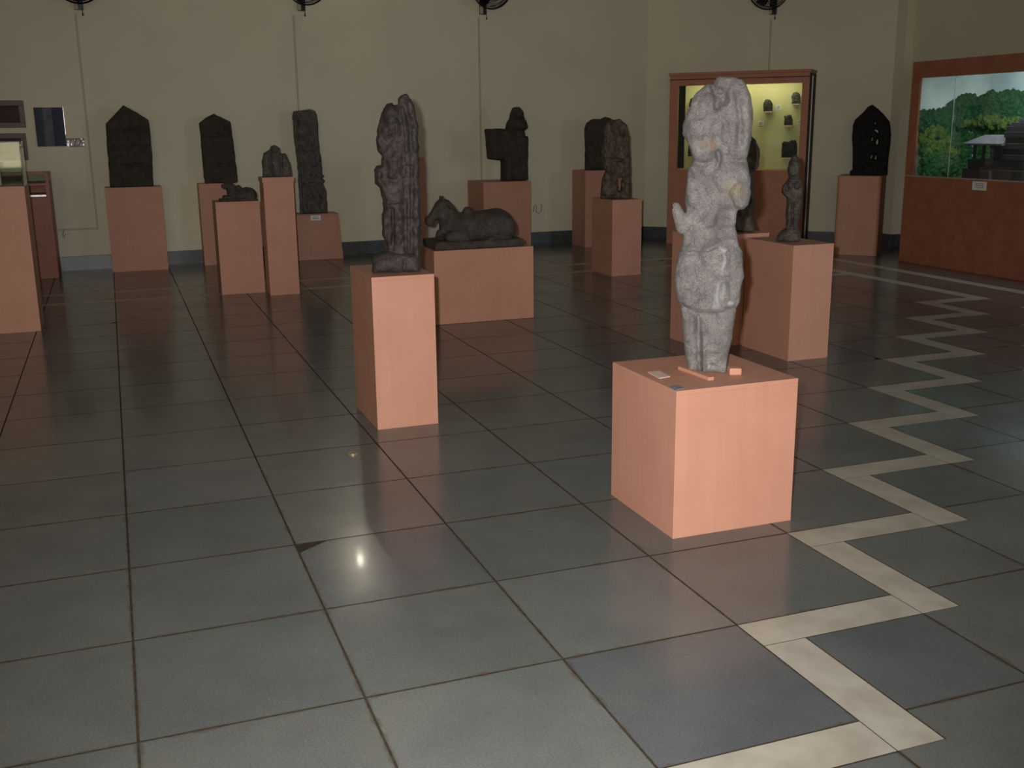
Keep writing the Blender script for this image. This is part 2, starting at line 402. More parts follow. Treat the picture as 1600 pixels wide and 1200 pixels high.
# ================================================================== PEDESTALS
def pedestal(label, xl, xr, yf, yb, h, top=0.018, bev=0.0015, taper=0.0, rotz=None, org=None, lip=0.0, vround=0.0):
    """painted board pedestal: body > and a top panel; xl..xr, yf..yb in world metres (or about org when turned)"""
    if org is None: org = ((xl+xr)/2, (yf+yb)/2)
    else: org = tuple(org)
    wd, dp = xr-xl, yb-yf
    t = thing('pedestal', label, 'pedestal', (org[0], org[1], 0.0), rotz or 0.0)
    def body(nm, z0, z1, g0, g1, b):
        bm = bmesh.new(); vs = bm_box(bm, -wd/2, wd/2, -dp/2, dp/2, z0, z1)
        for v in vs:
            g_ = g0 if abs(v.co.z-z0) < 1e-6 else g1
            v.co.x += math.copysign(g_, v.co.x); v.co.y += math.copysign(g_*0.3, v.co.y)
        bmesh.ops.bevel(bm, geom=list(bm.edges), offset=b, segments=2, profile=0.6, affect='EDGES')
        if vround:
            es = [e for e in bm.edges if abs(e.verts[0].co.z-e.verts[1].co.z) > (z1-z0)*0.5]
        return from_bm(nm, bm)
    if vround:
        n = 6; pts = []
        for cx_, cy_, a0 in ((wd/2-vround, dp/2-vround, 0), (-wd/2+vround, dp/2-vround, 90), (-wd/2+vround, -dp/2+vround, 180), (wd/2-vround, -dp/2+vround, 270)):
            for k in range(n+1):
                a = math.radians(a0+90*k/n); pts.append((cx_+vround*math.cos(a), cy_+vround*math.sin(a)))
        link('body', prism_me('body', pts, 0, h-top), SALMON, t); link('top_panel', prism_me('top_panel', [(x*1.004, y*1.004) for x, y in pts], h-top+.001, h), SALMON, t)
    else:
        link('body', body('body', 0, h-top, taper, 0, bev), SALMON, t)
        link('top_panel', body('top_panel', h-top, h, lip, lip, 0.0012), SALMON, t)
    return t
def pxw(x, y, Y): return at_y(x, y, Y)[0]
def pzh(x, y, Y): return at_y(x, y, Y)[2]

# main pedestal under the pale statue
pY = 0.712; H_MAIN = 0.585
pedestal('square salmon pedestal under the pale granite statue, beside the zigzag strip', g(1050.6, 842)[0], g(1236.5, 813.5)[0], pY, pY+0.545, H_MAIN)
# tall narrow pedestal
tY = 2.63; H_TALL = pzh(577, 434, tY)
pedestal('tall narrow salmon pedestal under the tall brown standing figure slab', g(589.6, 671)[0], g(685.5, 662)[0], tY, tY+0.52, H_TALL)
# bull pedestal
bY = 5.44; H_BULL = pzh(674, 393, bY)
pedestal('wide low salmon pedestal under the large reclining stone bull', pxw(681, 507, bY), pxw(834, 496.5, bY), bY, bY+0.52, H_BULL)
# standing woman pedestal and the one behind it
rY = 3.19; H_R = pzh(1238, 384, rY)
pedestal('salmon pedestal under the small standing stone figure, in front of the lit case', g(1232, 565)[0], g(1291, 558)[0], rY, rY+0.56, H_R)
r2Y = rY+0.60; H_R2 = H_R+0.022
pedestal('salmon pedestal half hidden behind the pale statue, under the second standing figure', g(1232, 565)[0]-0.33, g(1291, 558)[0]-0.1, r2Y, r2Y+0.42, H_R2)
# pair of pedestals left of the lit case
cY = 7.385; H_CF = pzh(954, 313, cY)
pedestal('salmon pedestal under the pierced weathered carving', 4.905, 5.245, cY, cY+0.50, H_CF)
c2Y = g(915, 380)[1]; c2Y = min(c2Y, 10.0); H_CB = pzh(915, 267, c2Y)
pedestal('salmon pedestal under the dark round-topped stone by the back wall', pxw(914.5, 300, c2Y), pxw(978, 300, c2Y), c2Y, c2Y+0.42, H_CB)
# pedestal of the L-shaped stone
lY = 9.75; H_L = pzh(790, 284, lY)
pedestal('salmon pedestal under the L-shaped dark stone by the back wall', pxw(756, 330, lY), pxw(829.5, 330, lY), lY, lY+0.62, H_L)
# tall post pedestal half hidden by the tall figure
qY = 9.35; H_Q = pzh(660, 246, qY)
pedestal('tall slim salmon pedestal with nothing visible on it, behind the tall brown figure', pxw(612, 330, qY), pxw(667, 330, qY), qY, qY+0.4, H_Q)
# seated figure column and calf pedestal
sY = 7.56; H_S = pzh(430, 277, sY)
pedestal('slender salmon column pedestal under the small hooded seated carving', 1.392, 1.672, sY, sY+0.27, H_S, top=0.045, lip=-0.008)
kY = 7.81; H_K = pzh(372, 315, kY)
pedestal('salmon pedestal under the small reclining calf carving', 0.968, 1.378, kY, kY+0.34, H_K)
# back wall steles
eY = 10.21; H_E = pzh(340, 286.5, eY)
pedestal('salmon pedestal under the narrower pointed stele, behind the calf carving', pxw(315, 350, eY), pxw(374, 350, eY), eY, eY+0.26, H_E)
vY = 10.06; H_V = pzh(210, 292.5, vY)
pedestal('wide salmon pedestal under the broad pointed stele at the back wall', pxw(170, 360, vY), pxw(258.5, 360, vY), vY, vY+0.34, H_V)
# leaning slab wedge
wY = 10.2; H_W = pzh(490, 334.5, wY)
wx0, wx1 = pxw(466, 407, wY), pxw(529, 340, wY)
t = thing('pedestal', 'low flared salmon pedestal under the tall leaning carved slab', 'pedestal', ((wx0+wx1)/2, wY+0.16, 0))
bm = bmesh.new(); hw = (wx1-wx0)/2; ex = pxw(537, 404, wY)-wx1
bmv = [bm.verts.new(p) for p in ((-hw, -.16, 0), (hw+ex, -.16, 0), (hw+ex, .16, 0), (-hw, .16, 0), (-hw, -.16, H_W-.014), (hw, -.16, H_W-.014), (hw, .16, H_W-.014), (-hw, .16, H_W-.014))]
for q in ((0, 1, 2, 3), (4, 5, 6, 7), (0, 1, 5, 4), (1, 2, 6, 5), (2, 3, 7, 6), (3, 0, 4, 7)): bm.faces.new([bmv[i] for i in q])
bmesh.ops.bevel(bm, geom=list(bm.edges), offset=0.006, segments=2, affect='EDGES')
link('body', from_bm('body', bm), SALMON, t); box('top_panel', -hw, hw, -.16, .16, H_W-.013, H_W, SALMON, t, 0.004)
# corner pedestal of the black stele, turned to face the hall
fl_ = g(1301, 397.5); zF = 0.93
dW = 0.50
cen = np.array([fl_[0], fl_[1]]) + DU*dW/2 + DN*0.29
H_B = 0.93
pedestal('round-edged salmon pedestal under the black pierced stele in the corner', -dW/2, dW/2, -0.29, 0.29, H_B, rotz=-math.pi/4, org=cen, vround=0.05)
# pedestal of the glass vitrine at the left
gY = 6.465; gxr = g(64.5, 517)[0]; H_G = pzh(41, 291, gY)
pedestal('tall salmon pedestal carrying the clear glass vitrine', gxr-0.52, gxr, gY, gY+0.5, H_G)

# ================================================================== STONE CARVING ENGINE
def vnoise(shape, cell, seed):
    """smooth lattice noise on a grid, cell = size of a lattice cell in samples"""
    rs = np.random.RandomState(seed); dims = [max(2, int(s/cell)+3) for s in shape]
    L = rs.rand(*dims)*2-1
    out = L
    for ax, s in enumerate(shape):
        t = np.arange(s)/cell; i = np.floor(t).astype(int); fr = t-i; fr = fr*fr*(3-2*fr)
        sh = [1]*3; sh[ax] = s; fr = fr.reshape(sh)
        out = np.take(out, i, axis=ax)*(1-fr)+np.take(out, i+1, axis=ax)*fr
    return out
def poly_sdf(poly, U, Z):
    P = np.array(poly, float); d = np.full(U.shape, 1e9); inside = np.zeros(U.shape, bool)
    n = len(P)
    for i in range(n):
        a, b = P[i], P[(i+1) % n]; e = b-a; L2 = e@e
        if L2 < 1e-12: continue
        t = np.clip(((U-a[0])*e[0]+(Z-a[1])*e[1])/L2, 0, 1)
        d = np.minimum(d, (U-a[0]-t*e[0])**2+(Z-a[1]-t*e[1])**2)
        cond = (a[1] > Z) != (b[1] > Z)
        xi = a[0]+(Z-a[1])/(e[1] if abs(e[1]) > 1e-12 else 1e-12)*e[0]
        inside ^= cond & (U < xi)
    return np.where(inside, -np.sqrt(d), np.sqrt(d))
def smin(a, b, k):
    h = np.clip(0.5+0.5*(b-a)/k, 0, 1); return b*(1-h)+a*h-k*h*(1-h)
def smax(a, b, k): return -smin(-a, -b, k)
def surface_nets(V, org, st, name):
    """isosurface V = 0 (inside negative) as one quad mesh"""
    s = V < 0; nx, ny, nz = V.shape
    cnt = np.zeros((nx-1, ny-1, nz-1)); pos = np.zeros((nx-1, ny-1, nz-1, 3))
    cs = [(i, j, k) for i in (0, 1) for j in (0, 1) for k in (0, 1)]
    def sub(A, c): return A[c[0]:nx-1+c[0], c[1]:ny-1+c[1], c[2]:nz-1+c[2]]
    for ca in cs:
        for ax in range(3):
            if ca[ax]: continue
            cb = list(ca); cb[ax] = 1
            va, vb = sub(V, ca), sub(V, cb); m = (va < 0) != (vb < 0)
            t = np.where(m, va/np.where(m, va-vb, 1), 0)
            cnt += m
            for q in range(3): pos[..., q] += np.where(m, ca[q]+(t if q == ax else 0), 0)
    act = cnt > 0; ids = np.full(act.shape, -1, int); I = np.argwhere(act); ids[act] = np.arange(len(I))
    vert = (pos[act]/cnt[act][:, None]+I)*st+np.array(org)
    F = []
    for ax in range(3):
        a, b = [(1, 2), (2, 0), (0, 1)][ax]
        sl0 = [slice(None)]*3; sl1 = [slice(None)]*3; sl0[ax] = slice(0, -1); sl1[ax] = slice(1, None)
        for q in (a, b): sl0[q] = slice(1, -1); sl1[q] = slice(1, -1)
        A, B = s[tuple(sl0)], s[tuple(sl1)]; E = np.argwhere(A != B)
        if not len(E): continue
        flip = A[tuple(E.T)]
        c = E.copy(); c[:, a] += 1; c[:, b] += 1           # grid index of the edge start
        def cell(da, db):
            k = c.copy(); k[:, a] -= da; k[:, b] -= db; return ids[tuple(k.T)]
        q = np.stack([cell(1, 1), cell(0, 1), cell(0, 0), cell(1, 0)], 1)
        q[~flip] = q[~flip][:, ::-1]; F.append(q)
    F = np.concatenate(F)
    me = bpy.data.meshes.new(name); me.from_pydata(vert.tolist(), [], F.tolist())
    me.polygons.foreach_set('use_smooth', [True]*len(F)); me.update(); return me

class Face:
    """a vertical working plane through a point, turned square to the line of sight (or by a given angle)"""
    def __init__(s, o, z0, turn=None):
        s.o = np.array([o[0], o[1]]); s.z0 = z0
        v = s.o-CAM[:2]; ang = math.atan2(v[1], v[0])-math.pi/2 if turn is None else turn
        s.ang = ang; s.u = np.array([math.cos(ang), math.sin(ang)]); s.n = np.array([-math.sin(ang), math.cos(ang)])
        s.m = np.linalg.norm(v)/FPX/ math.cos(0.12)          # metres per pixel here
    def __call__(s, x, y):
        p = at_plane(x, y, s.o, s.n); return ((p[:2]-s.o)@s.u, p[2]-s.z0)
    def pts(s, L, clamp=True):
        out = []
        for x, y in L:
            u, z = s(x, y); out.append((u, max(z, -0.004) if clamp else z))
        return out
def carve(name, face, poly, step, tf, tb, wf, bumps=(), holes=(), rough=0.004, rcell=6, fine=0.002, seed=1, edge_r=0.012, m=None, parent=None, extra=None, zmin=0.0, flat_back=False):
    """stone cut to the outline poly (pixels), swelling tf forward / tb back over the rim width wf, with relief bumps"""
    P = face.pts(poly); U0 = min(p[0] for p in P)-3*step; U1 = max(p[0] for p in P)+3*step
    Z0 = min(p[1] for p in P)-3*step; Z1 = max(p[1] for p in P)+3*step
    mxb = max([b[-1] for b in bumps if b[0] in 'el']+[0])
    Y0, Y1 = -(tf+mxb+0.05), tb+0.05
    us = np.arange(U0, U1, step); ys = np.arange(Y0, Y1, step); zs = np.arange(Z0, Z1, step)
    U, Z = np.meshgrid(us, zs, indexing='ij'); d2 = poly_sdf(P, U, Z)
    for h in holes: d2 = np.maximum(d2, -poly_sdf(face.pts(h, False), U, Z))
    d2 = d2 + vnoise((len(us), 1, len(zs)), rcell, seed+9)[:, 0, :]*rough*0.8
    q = np.clip(-d2/wf, 0, 1); infl = np.sqrt(np.clip(1-(1-q)**2, 0, 1))
    hf = tf*(0.5+0.5*infl); hb = tb*(0.5+0.5*infl) if not flat_back else np.full_like(hf, tb)
    for b in bumps:
        if b[0] == 'e':
            _, x, y, rx, ry, h = b; u, z = face(x, y); k = ((U-u)/(rx*face.m))**2+((Z-z)/(ry*face.m))**2
            hf = hf+h*np.clip(1-k, 0, 1)**(0.6 if h > 0 else 0.9)
        elif b[0] == 'l':
            _, L, wd, h = b; wd *= face.m; dd = np.full(U.shape, 1e9); Q = face.pts(L, False)
            for (a0, a1), (b0, b1) in zip(Q, Q[1:]):
                e0, e1 = b0-a0, b1-a1; t = np.clip(((U-a0)*e0+(Z-a1)*e1)/(e0*e0+e1*e1+1e-12), 0, 1)
                dd = np.minimum(dd, np.hypot(U-a0-t*e0, Z-a1-t*e1))
            hf = hf+h*np.exp(-(dd/wd)**2)
        elif b[0] == 'n':                                     # carved detail noise
            _, cell, h = b; hf = hf+h*vnoise((len(us), 1, len(zs)), cell, seed+int(cell*7))[:, 0, :]
    Y = ys[None, :, None]; D = d2[:, None, :]
    V = smax(smax(D, -Y-hf[:, None, :], edge_r), Y-hb[:, None, :], edge_r)
    V = V+vnoise(V.shape, rcell, seed)*rough+vnoise(V.shape, max(2.0, rcell/2.5), seed+3)*fine
    if extra is not None:
        X3 = us[:, None, None]; Z3 = zs[None, None, :]; V = extra(V, X3, Y, Z3)
    V = np.maximum(V, zmin-zs[None, None, :])
    me = surface_nets(V, (us[0], ys[0], zs[0]), step, name)
    o = link(name, me, m, parent)
    if parent is None:
        o.location = (face.o[0], face.o[1], face.z0); o.rotation_euler = (0, 0, face.ang)
    return o
def ell(X, Y, Z, c, r):
    k0 = np.sqrt(((X-c[0])/r[0])**2+((Y-c[1])/r[1])**2+((Z-c[2])/r[2])**2)
    return (k0-1)*min(r)
def caps(X, Y, Z, a, b, ra, rb):
    a = np.array(a); b = np.array(b); e = b-a; t = np.clip(((X-a[0])*e[0]+(Y-a[1])*e[1]+(Z-a[2])*e[2])/(e@e), 0, 1)
    return np.sqrt((X-a[0]-t*e[0])**2+(Y-a[1]-t*e[1])**2+(Z-a[2]-t*e[2])**2)-(ra+(rb-ra)*t)
def rbox(X, Y, Z, c, h, r):
    qx, qy, qz = np.abs(X-c[0])-h[0]+r, np.abs(Y-c[1])-h[1]+r, np.abs(Z-c[2])-h[2]+r
    return np.sqrt(np.maximum(qx, 0)**2+np.maximum(qy, 0)**2+np.maximum(qz, 0)**2)+np.minimum(np.maximum(qx, np.maximum(qy, qz)), 0)-r
def blob(name, face, lo, hi, step, fn, m, parent=None, rough=0.004, seed=1, rcell=6):
    us = np.arange(lo[0], hi[0], step); ys = np.arange(lo[1], hi[1], step); zs = np.arange(lo[2], hi[2], step)
    V = fn(us[:, None, None], ys[None, :, None], zs[None, None, :])
    V = V+vnoise(V.shape, rcell, seed)*rough+vnoise(V.shape, max(2, rcell/2.5), seed+4)*rough*0.5
    V = np.maximum(V, -zs[None, None, :])
    me = surface_nets(V, (us[0], ys[0], zs[0]), step, name); o = link(name, me, m, parent)
    if parent is None:
        o.location = (face.o[0], face.o[1], face.z0); o.rotation_euler = (0, 0, face.ang)
    return o

# ---------------------------------------------------------------- 1. pale granite statue
mf = Face((at_y(1103, 580, pY+0.27)[0], pY+0.27), H_MAIN)
def mst(x, y, dy=-0.06): u, z = mf(x, y); return (u, dy, z)
GRANITE = stone('pale_granite', (0.19, 0.175, 0.166), (0.262, 0.243, 0.232), (0.35, 0.33, 0.316), 16, 0.4, 0.55, 190, 1.0,
    stains_and_patches=((mst(1155, 298), (0.055, 0.12, 0.035), (0.36, 0.27, 0.13), 0.35), (mst(1122, 233), (0.02, 0.12, 0.03), (0.40, 0.27, 0.14), 0.45), (mst(1100, 231), (0.05, 0.12, 0.02), (0.33, 0.24, 0.18), 0.22),
            (mst(1133, 450), (0.02, 0.15, 0.055), (0.50, 0.52, 0.50), 0.5), (mst(1138, 386), (0.018, 0.12, 0.018), (0.52, 0.53, 0.51), 0.5), (mst(1138, 408), (0.006, 0.12, 0.055), (0.46, 0.47, 0.45), 0.5), (mst(1124, 468), (0.02, 0.12, 0.018), (0.46, 0.47, 0.45), 0.4), (mst(1148, 465), (0.018, 0.12, 0.016), (0.5, 0.5, 0.48), 0.5),
            (mst(1128, 152), (0.05, 0.12, 0.06), (0.13, 0.12, 0.12), 0.4), (mst(1130, 345), (0.05, 0.14, 0.08), (0.16, 0.15, 0.145), 0.5), (mst(1100, 540), (0.006, 0.12, 0.06), (0.42, 0.42, 0.38), 0.45), (mst(1118, 560), (0.01, 0.12, 0.014), (0.55, 0.55, 0.52), 0.6)))  # ochre and white staining; darker patches in the crown hollow and waist recess
MAIN = [(1121.8,119),(1131,120),(1141,120.6),(1150,122),(1158.7,123.8),(1165.6,130.3),(1171.7,147.7),(1175.6,169.3),(1176.4,186.7),(1174.3,206),(1171.7,225.7),(1165.6,249.5),(1169.5,264.7),(1172.8,280),(1172.3,301.5),(1169.5,318.9),(1160.8,326.4),(1152,327),(1148.9,342.7),(1149,354),(1152,368),(1153,379.7),(1157.7,389),(1161.2,410),(1161.2,428.7),(1157.7,452),(1155.3,470.7),(1150.7,480),(1147.2,503.4),(1142.5,533.7),(1138,554.7),(1135,575),(1134,600),(1074,600),(1073,571),(1070.2,545),(1066.7,512.7),(1063.2,477.7),(1057.3,461.4),(1055,438),(1056.2,417),(1060.8,396),(1066.7,383),(1067.8,375),(1069,354),(1071.6,316.7),(1073.7,273.3),(1076.8,260.3),(1085,251.7),(1082.8,245),(1077.4,230),(1072,218),(1066.6,208.3),(1068,193),(1071,182.3),(1076.3,173.7),(1080.7,158.5),(1085,149.8),(1093.7,141),(1106.7,129.3),(1113,131),(1116,128)]
def stub(V, X, Y, Z):
    a = mf(1057, 321); b = mf(1066, 348); c = mf(1078, 366)
    return smin(V, caps(X, Y, Z, (a[0]-.002, -0.03, a[1]-.004), (b[0]+.006, -0.04, b[1]-.01), 0.019, 0.031), 0.006)
mb = [('e',1104,200,34,50,.022),('e',1150,190,22,60,.02),('l',[(1150,146),(1156,190),(1154,228)],4,-.022),('l',[(1166,150),(1169,190),(1166,225)],4,.012),('e',1128,150,9,14,-.035),('e',1132,158,8,9,-.03),('e',1124,142,5,6,-.02),('l',[(1113,133),(1119,150),(1120,168)],4,-.04),
  ('l',[(1116,200),(1120,222),(1123,240)],6,-.014),('l',[(1121,236),(1124,250),(1120,262)],3,-.03),('l',[(1137,228),(1134,246)],3,-.015),('l',[(1082,252),(1096,256),(1112,252)],4,-.018),('l',[(1150,252),(1168,251)],4,-.018),
  ('e',1093,228,22,18,.018),('e',1142,275,28,24,.03),('e',1092,290,24,34,.018),('e',1156,306,18,22,.04),('l',[(1140,305),(1146,322),(1156,328)],3,-.02),('e',1133,350,18,34,-.028),('l',[(1137,310),(1112,335),(1088,362)],10,.014),
  ('e',1106,262,12,12,-.012),('l',[(1064,386),(1108,384),(1130,372),(1152,374)],4,.016),('l',[(1062,393),(1108,391),(1134,380)],3,-.012),('e',1108,428,56,58,.03),('e',1080,440,24,38,.014),
  ('l',[(1089,410),(1091,430)],1.6,-.018),('l',[(1092,445),(1094,468)],1.6,-.012),('l',[(1137,388),(1138,425)],2.2,.016),('e',1131,452,9,22,.024),('l',[(1058,466),(1090,476),(1120,475),(1157,466)],3.5,.010),('l',[(1060,477),(1090,487),(1120,485),(1154,478)],4,-.011),
  ('l',[(1091,492),(1092,530),(1094,590)],4,-.034),('l',[(1099,516),(1100,550),(1100,590)],3,.022),('e',1122,520,22,46,.02),('e',1080,520,14,46,.015),('l',[(1106,532),(1138,532)],4,-.008),('n',14,.016),('n',6,.009),('n',3,.006)]
GRANITE.node_tree.nodes
st = carve('pale_statue', mf, MAIN, 0.0058, 0.075, 0.075, 0.085, mb, rough=0.0025, rcell=7, fine=0.0022, seed=3, edge_r=0.014, m=GRANITE, extra=stub)
tag(st, 'pale grey granite standing figure, worn and armless, on the square pedestal beside the zigzag', 'sculpture')

# ---------------------------------------------------------------- 2. tall brown figure slab
tf_ = Face((at_y(625, 426, tY+0.24)[0], tY+0.24), H_TALL)
T2 = thing('standing_figure', 'tall brown stone slab with a standing figure in deep relief and broken top', 'sculpture', (tf_.o[0], tf_.o[1], H_TALL), tf_.ang)
TALL = [(635,145.5),(641,155),(648.7,175),(652.5,197.5),(654,227),(655.5,265),(656,315),(656.5,390),(657,430),(604,430),(606,387.5),(600,372),(597.5,365),(598.7,335),(597.5,310),(593.7,295),(586,286),(585.7,265),(590,261),(597.5,260),(597,245),(591,235),(590,210),(592.5,187.5),(600,170),(606,162.5),(612.5,161),(615,166),(622.5,163.7),(622.5,155),(627.5,148.7)]
tb_ = [('l',[(640,160),(648,190),(651,240),(652,330),(652,400)],3,.018),('l',[(633,165),(640,200),(643,260),(643,330),(643,400)],3,-.03),('l',[(628,170),(634,210),(635,250)],2.5,.02),
  ('e',612,203,15,20,.045),('e',611,178,12,16,.035),('e',612,218,7,8,-.012),('e',607,203,2.5,3,-.012),('e',616,203,2.5,3,-.012),('e',612,250,17,28,.035),('e',604,242,7,7,.02),('e',620,242,7,7,.02),('e',612,300,16,30,.03),('l',[(596,262),(592,280),(602,296)],4,.03),('l',[(600,315),(626,312)],2.5,.02),('l',[(598,325),(628,322)],2,-.015),
  ('e',606,350,8,32,.03),('e',622,350,8,32,.03),('l',[(614,325),(614,385)],2.5,-.035),('l',[(604,335),(604,380)],1.5,-.01),('l',[(630,265),(633,300),(634,390)],3,-.025),('e',648,270,5,10,.012),('e',648,300,5,10,.012),('e',648,330,5,10,.012),('e',648,360,5,10,.012),('n',6,.02),('n',3,.012)]
carve('figure_slab', tf_, TALL, 0.007, 0.11, 0.10, 0.06, tb_, rough=0.006, rcell=5, fine=0.003, seed=21, edge_r=0.012, m=BROWNSTONE, parent=T2)
BASE2 = [(582.5,400),(592.5,395),(606,389),(657,392),(657,440),(582,440)]
carve('base_block', tf_, BASE2, 0.008, 0.16, 0.10, 0.04, [('l',[(632,400),(630,425)],2,-.02),('e',605,410,18,12,.015),('n',5,.008)], rough=0.005, seed=25, edge_r=0.012, m=BROWNSTONE, parent=T2)

# ---------------------------------------------------------------- 3. large reclining bull
bf = Face((at_y(745, 384, bY+0.25)[0], bY+0.25), H_BULL, turn=0.0)
NB = thing('reclining_bull', 'large dark stone bull lying with raised head on the wide low pedestal', 'sculpture', (bf.o[0], bf.o[1], H_BULL), 0.0)
def bp(x, y, d=0.0): u, z = bf(x, y); return (u, d, z)
s0 = bp(670, 384); s1 = bp(806, 384); zt = 0.062
def slab_fn(X, Y, Z): return rbox(X, Y, Z, ((s0[0]+s1[0])/2, 0.0, zt/2-.02), ((s1[0]-s0[0])/2, 0.205, zt/2+.02), 0.02)
blob('base_slab', bf, (s0[0]-.06, -.26, -.03), (s1[0]+.06, .26, .1), 0.009, slab_fn, BULLSTONE, NB, 0.006, 31)
def bull_fn(X, Y, Z):
    c = bp(752, 352); V = ell(X, Y, Z, (c[0]-.01, 0.0, c[2]-.012), (0.245, 0.155, 0.13))
    r = bp(776, 351); V = smin(V, ell(X, Y, Z, (r[0], 0.0, r[2]-.005), (0.135, 0.16, 0.135)), 0.06)
    c2 = bp(718, 356); V = smin(V, ell(X, Y, Z, (c2[0], 0.0, c2[2]), (0.16, 0.135, 0.12)), 0.05)
    h = bp(731.5, 334); V = smin(V, ell(X, Y, Z, (h[0], 0, h[2]), (0.05, 0.06, 0.058)), 0.008)
    n0 = bp(708, 348); n1 = bp(692, 323); V = smin(V, caps(X, Y, Z, (n0[0], 0, n0[2]), (n1[0]+.02, 0, n1[2]-.01), 0.085, 0.062), 0.03)
    d0 = bp(690, 340); V = smin(V, caps(X, Y, Z, (d0[0]+.03, 0, d0[2]), (d0[0]+.02, 0, d0[2]-.09), 0.06, 0.03), 0.03)     # dewlap
    p0 = bp(690, 323); p1 = bp(673, 343); V = smin(V, caps(X, Y, Z, (p0[0], 0, p0[2]), (p1[0], 0, p1[2]), 0.062, 0.034), 0.014)
    m1 = bp(670, 345); V = smin(V, rbox(X, Y, Z, (m1[0]+.004, 0, m1[2]), (0.034, 0.04, 0.036), 0.02), 0.008)
    for sgn in (-1, 1):
        e0 = bp(692, 318); V = smin(V, caps(X, Y, Z, (e0[0]+.02, sgn*.05, e0[2]+.01), (e0[0]+.05, sgn*.115, e0[2]-.03), 0.026, 0.014), 0.006)      # ear
        V = smin(V, caps(X, Y, Z, (e0[0]-.0, sgn*.035, e0[2]+.015), (e0[0]-.012, sgn*.03, e0[2]+.058), 0.026, 0.011), 0.006)                          # horn
        ey = bp(683, 329); V = smin(V, ell(X, Y, Z, (ey[0], sgn*.05, ey[2]), (0.016, 0.014, 0.013)), 0.003)
        k0 = bp(716, 364); k1 = bp(697, 368); k2 = bp(722, 373)
        V = smin(V, caps(X, Y, Z, (k0[0], sgn*.115, k0[2]), (k1[0], sgn*.12, k1[2]), 0.055, 0.04), 0.02)
        V = smin(V, caps(X, Y, Z, (k1[0], sgn*.12, k1[2]-.01), (k2[0], sgn*.14, k2[2]), 0.035, 0.024), 0.012)
        q0 = bp(778, 356); q1 = bp(758, 372); q2 = bp(790, 374)
        V = smin(V, ell(X, Y, Z, (q0[0], sgn*.11, q0[2]), (0.115, 0.07, 0.105)), 0.03)
        V = smin(V, caps(X, Y, Z, (q1[0], sgn*.15, q1[2]), (q2[0], sgn*.15, q2[2]), 0.03, 0.022), 0.015)
    cz = bp(686, 364); V = smin(V, caps(X, Y, Z, (cz[0], -.02, cz[2]), (cz[0]+.02, .02, .05), 0.03, 0.03), 0.015)
    rp = bp(700, 350); V = smin(V, np.abs(np.sqrt(((X-rp[0])*1.15+(Z-rp[2])*0.35)**2))*0.5+np.maximum(V, 0)+0.0 if False else V, 0.001)
    # collar cord round the neck
    nk = bp(702, 336); d = np.abs((X-nk[0])*0.82+(Z-nk[2])*(-0.57)); V = V-0.008*np.exp(-(d/0.014)**2)
    return V
lo = bp(658, 384); hi = bp(806, 300)
blob('body', bf, (lo[0]-.02, -.24, .03), (hi[0]+.02, .24, hi[2]+.08), 0.0085, bull_fn, BULLSTONE, NB, 0.004, 33)

# ---------------------------------------------------------------- 4. small calf
kf = Face((at_y(372, 314, kY+0.16)[0], kY+0.16), H_K, turn=0.0)
def kp(x, y): return kf(x, y)
def calf_fn(X, Y, Z):
    a = kp(386, 303); V = ell(X, Y, Z, (a[0], 0, a[1]-.01), (0.095, 0.07, 0.075))
    b = kp(368, 306); V = smin(V, ell(X, Y, Z, (b[0], 0, b[1]-.01), (0.085, 0.07, 0.06)), 0.03)
    n = kp(363, 298); h = kp(358, 290); V = smin(V, caps(X, Y, Z, (n[0], 0, n[1]), (h[0], 0, h[1]), 0.055, 0.04), 0.02)
    mz = kp(349, 291); V = smin(V, caps(X, Y, Z, (h[0], 0, h[1]), (mz[0], 0, mz[1]), 0.036, 0.022), 0.012)
    hu = kp(373, 294); V = smin(V, ell(X, Y, Z, (hu[0], 0, hu[1]), (0.03, 0.03, 0.03)), 0.01)
    for sg in (-1, 1):
        V = smin(V, caps(X, Y, Z, (h[0]+.012, sg*.03, h[1]+.015), (h[0]+.035, sg*.06, h[1]), 0.014, 0.008), 0.006)
        k0 = kp(352, 309); k1 = kp(372, 311); V = smin(V, caps(X, Y, Z, (k0[0], sg*.055, k0[1]), (k1[0], sg*.06, k1[1]), 0.024, 0.022), 0.01)
        V = smin(V, ell(X, Y, Z, (a[0]+.02, sg*.055, a[1]-.02), (0.06, 0.035, 0.05)), 0.012)
    c = kp(372, 313); V = smin(V, rbox(X, Y, Z, (c[0], 0, 0.0), (0.175, 0.095, 0.02), 0.008), 0.008)
    return V
tag(blob('reclining_calf', kf, (-.24, -.14, -.02), (.24, .14, .26), 0.006, calf_fn, BULLSTONE, None, 0.003, 41), 'small brown stone calf lying on a salmon pedestal beside the slender column', 'sculpture')

# ---------------------------------------------------------------- 5. hooded seated carving
sf = Face((at_y(432, 276, sY+0.13)[0], sY+0.13), H_S)
SEAT = [(410,280),(410.5,270),(409,253),(412,239),(421,235),(423,229),(429,226.5),(436,230.7),(437.5,238),(446,240.6),(453,256),(455,270),(455,280)]
o = carve('hooded_carving', sf, SEAT, 0.006, 0.085, 0.06, 0.05, [('l',[(430,236),(431,274)],4.5,.03),('l',[(422,238),(423,272)],1.8,-.022),('l',[(439,240),(440,272)],1.8,-.022),('e',430,233,5,6,.02),('l',[(411,259),(455,258)],1.3,-.01),('l',[(414,268),(452,268)],1.3,-.01),('e',446,255,5,11,.012),('e',416,255,5,11,.012),('n',4,.007)], rough=0.004, rcell=5, seed=51, edge_r=0.01, m=GREYSTONE)
tag(o, 'small grey hooded seated carving on top of the slender column pedestal', 'sculpture')

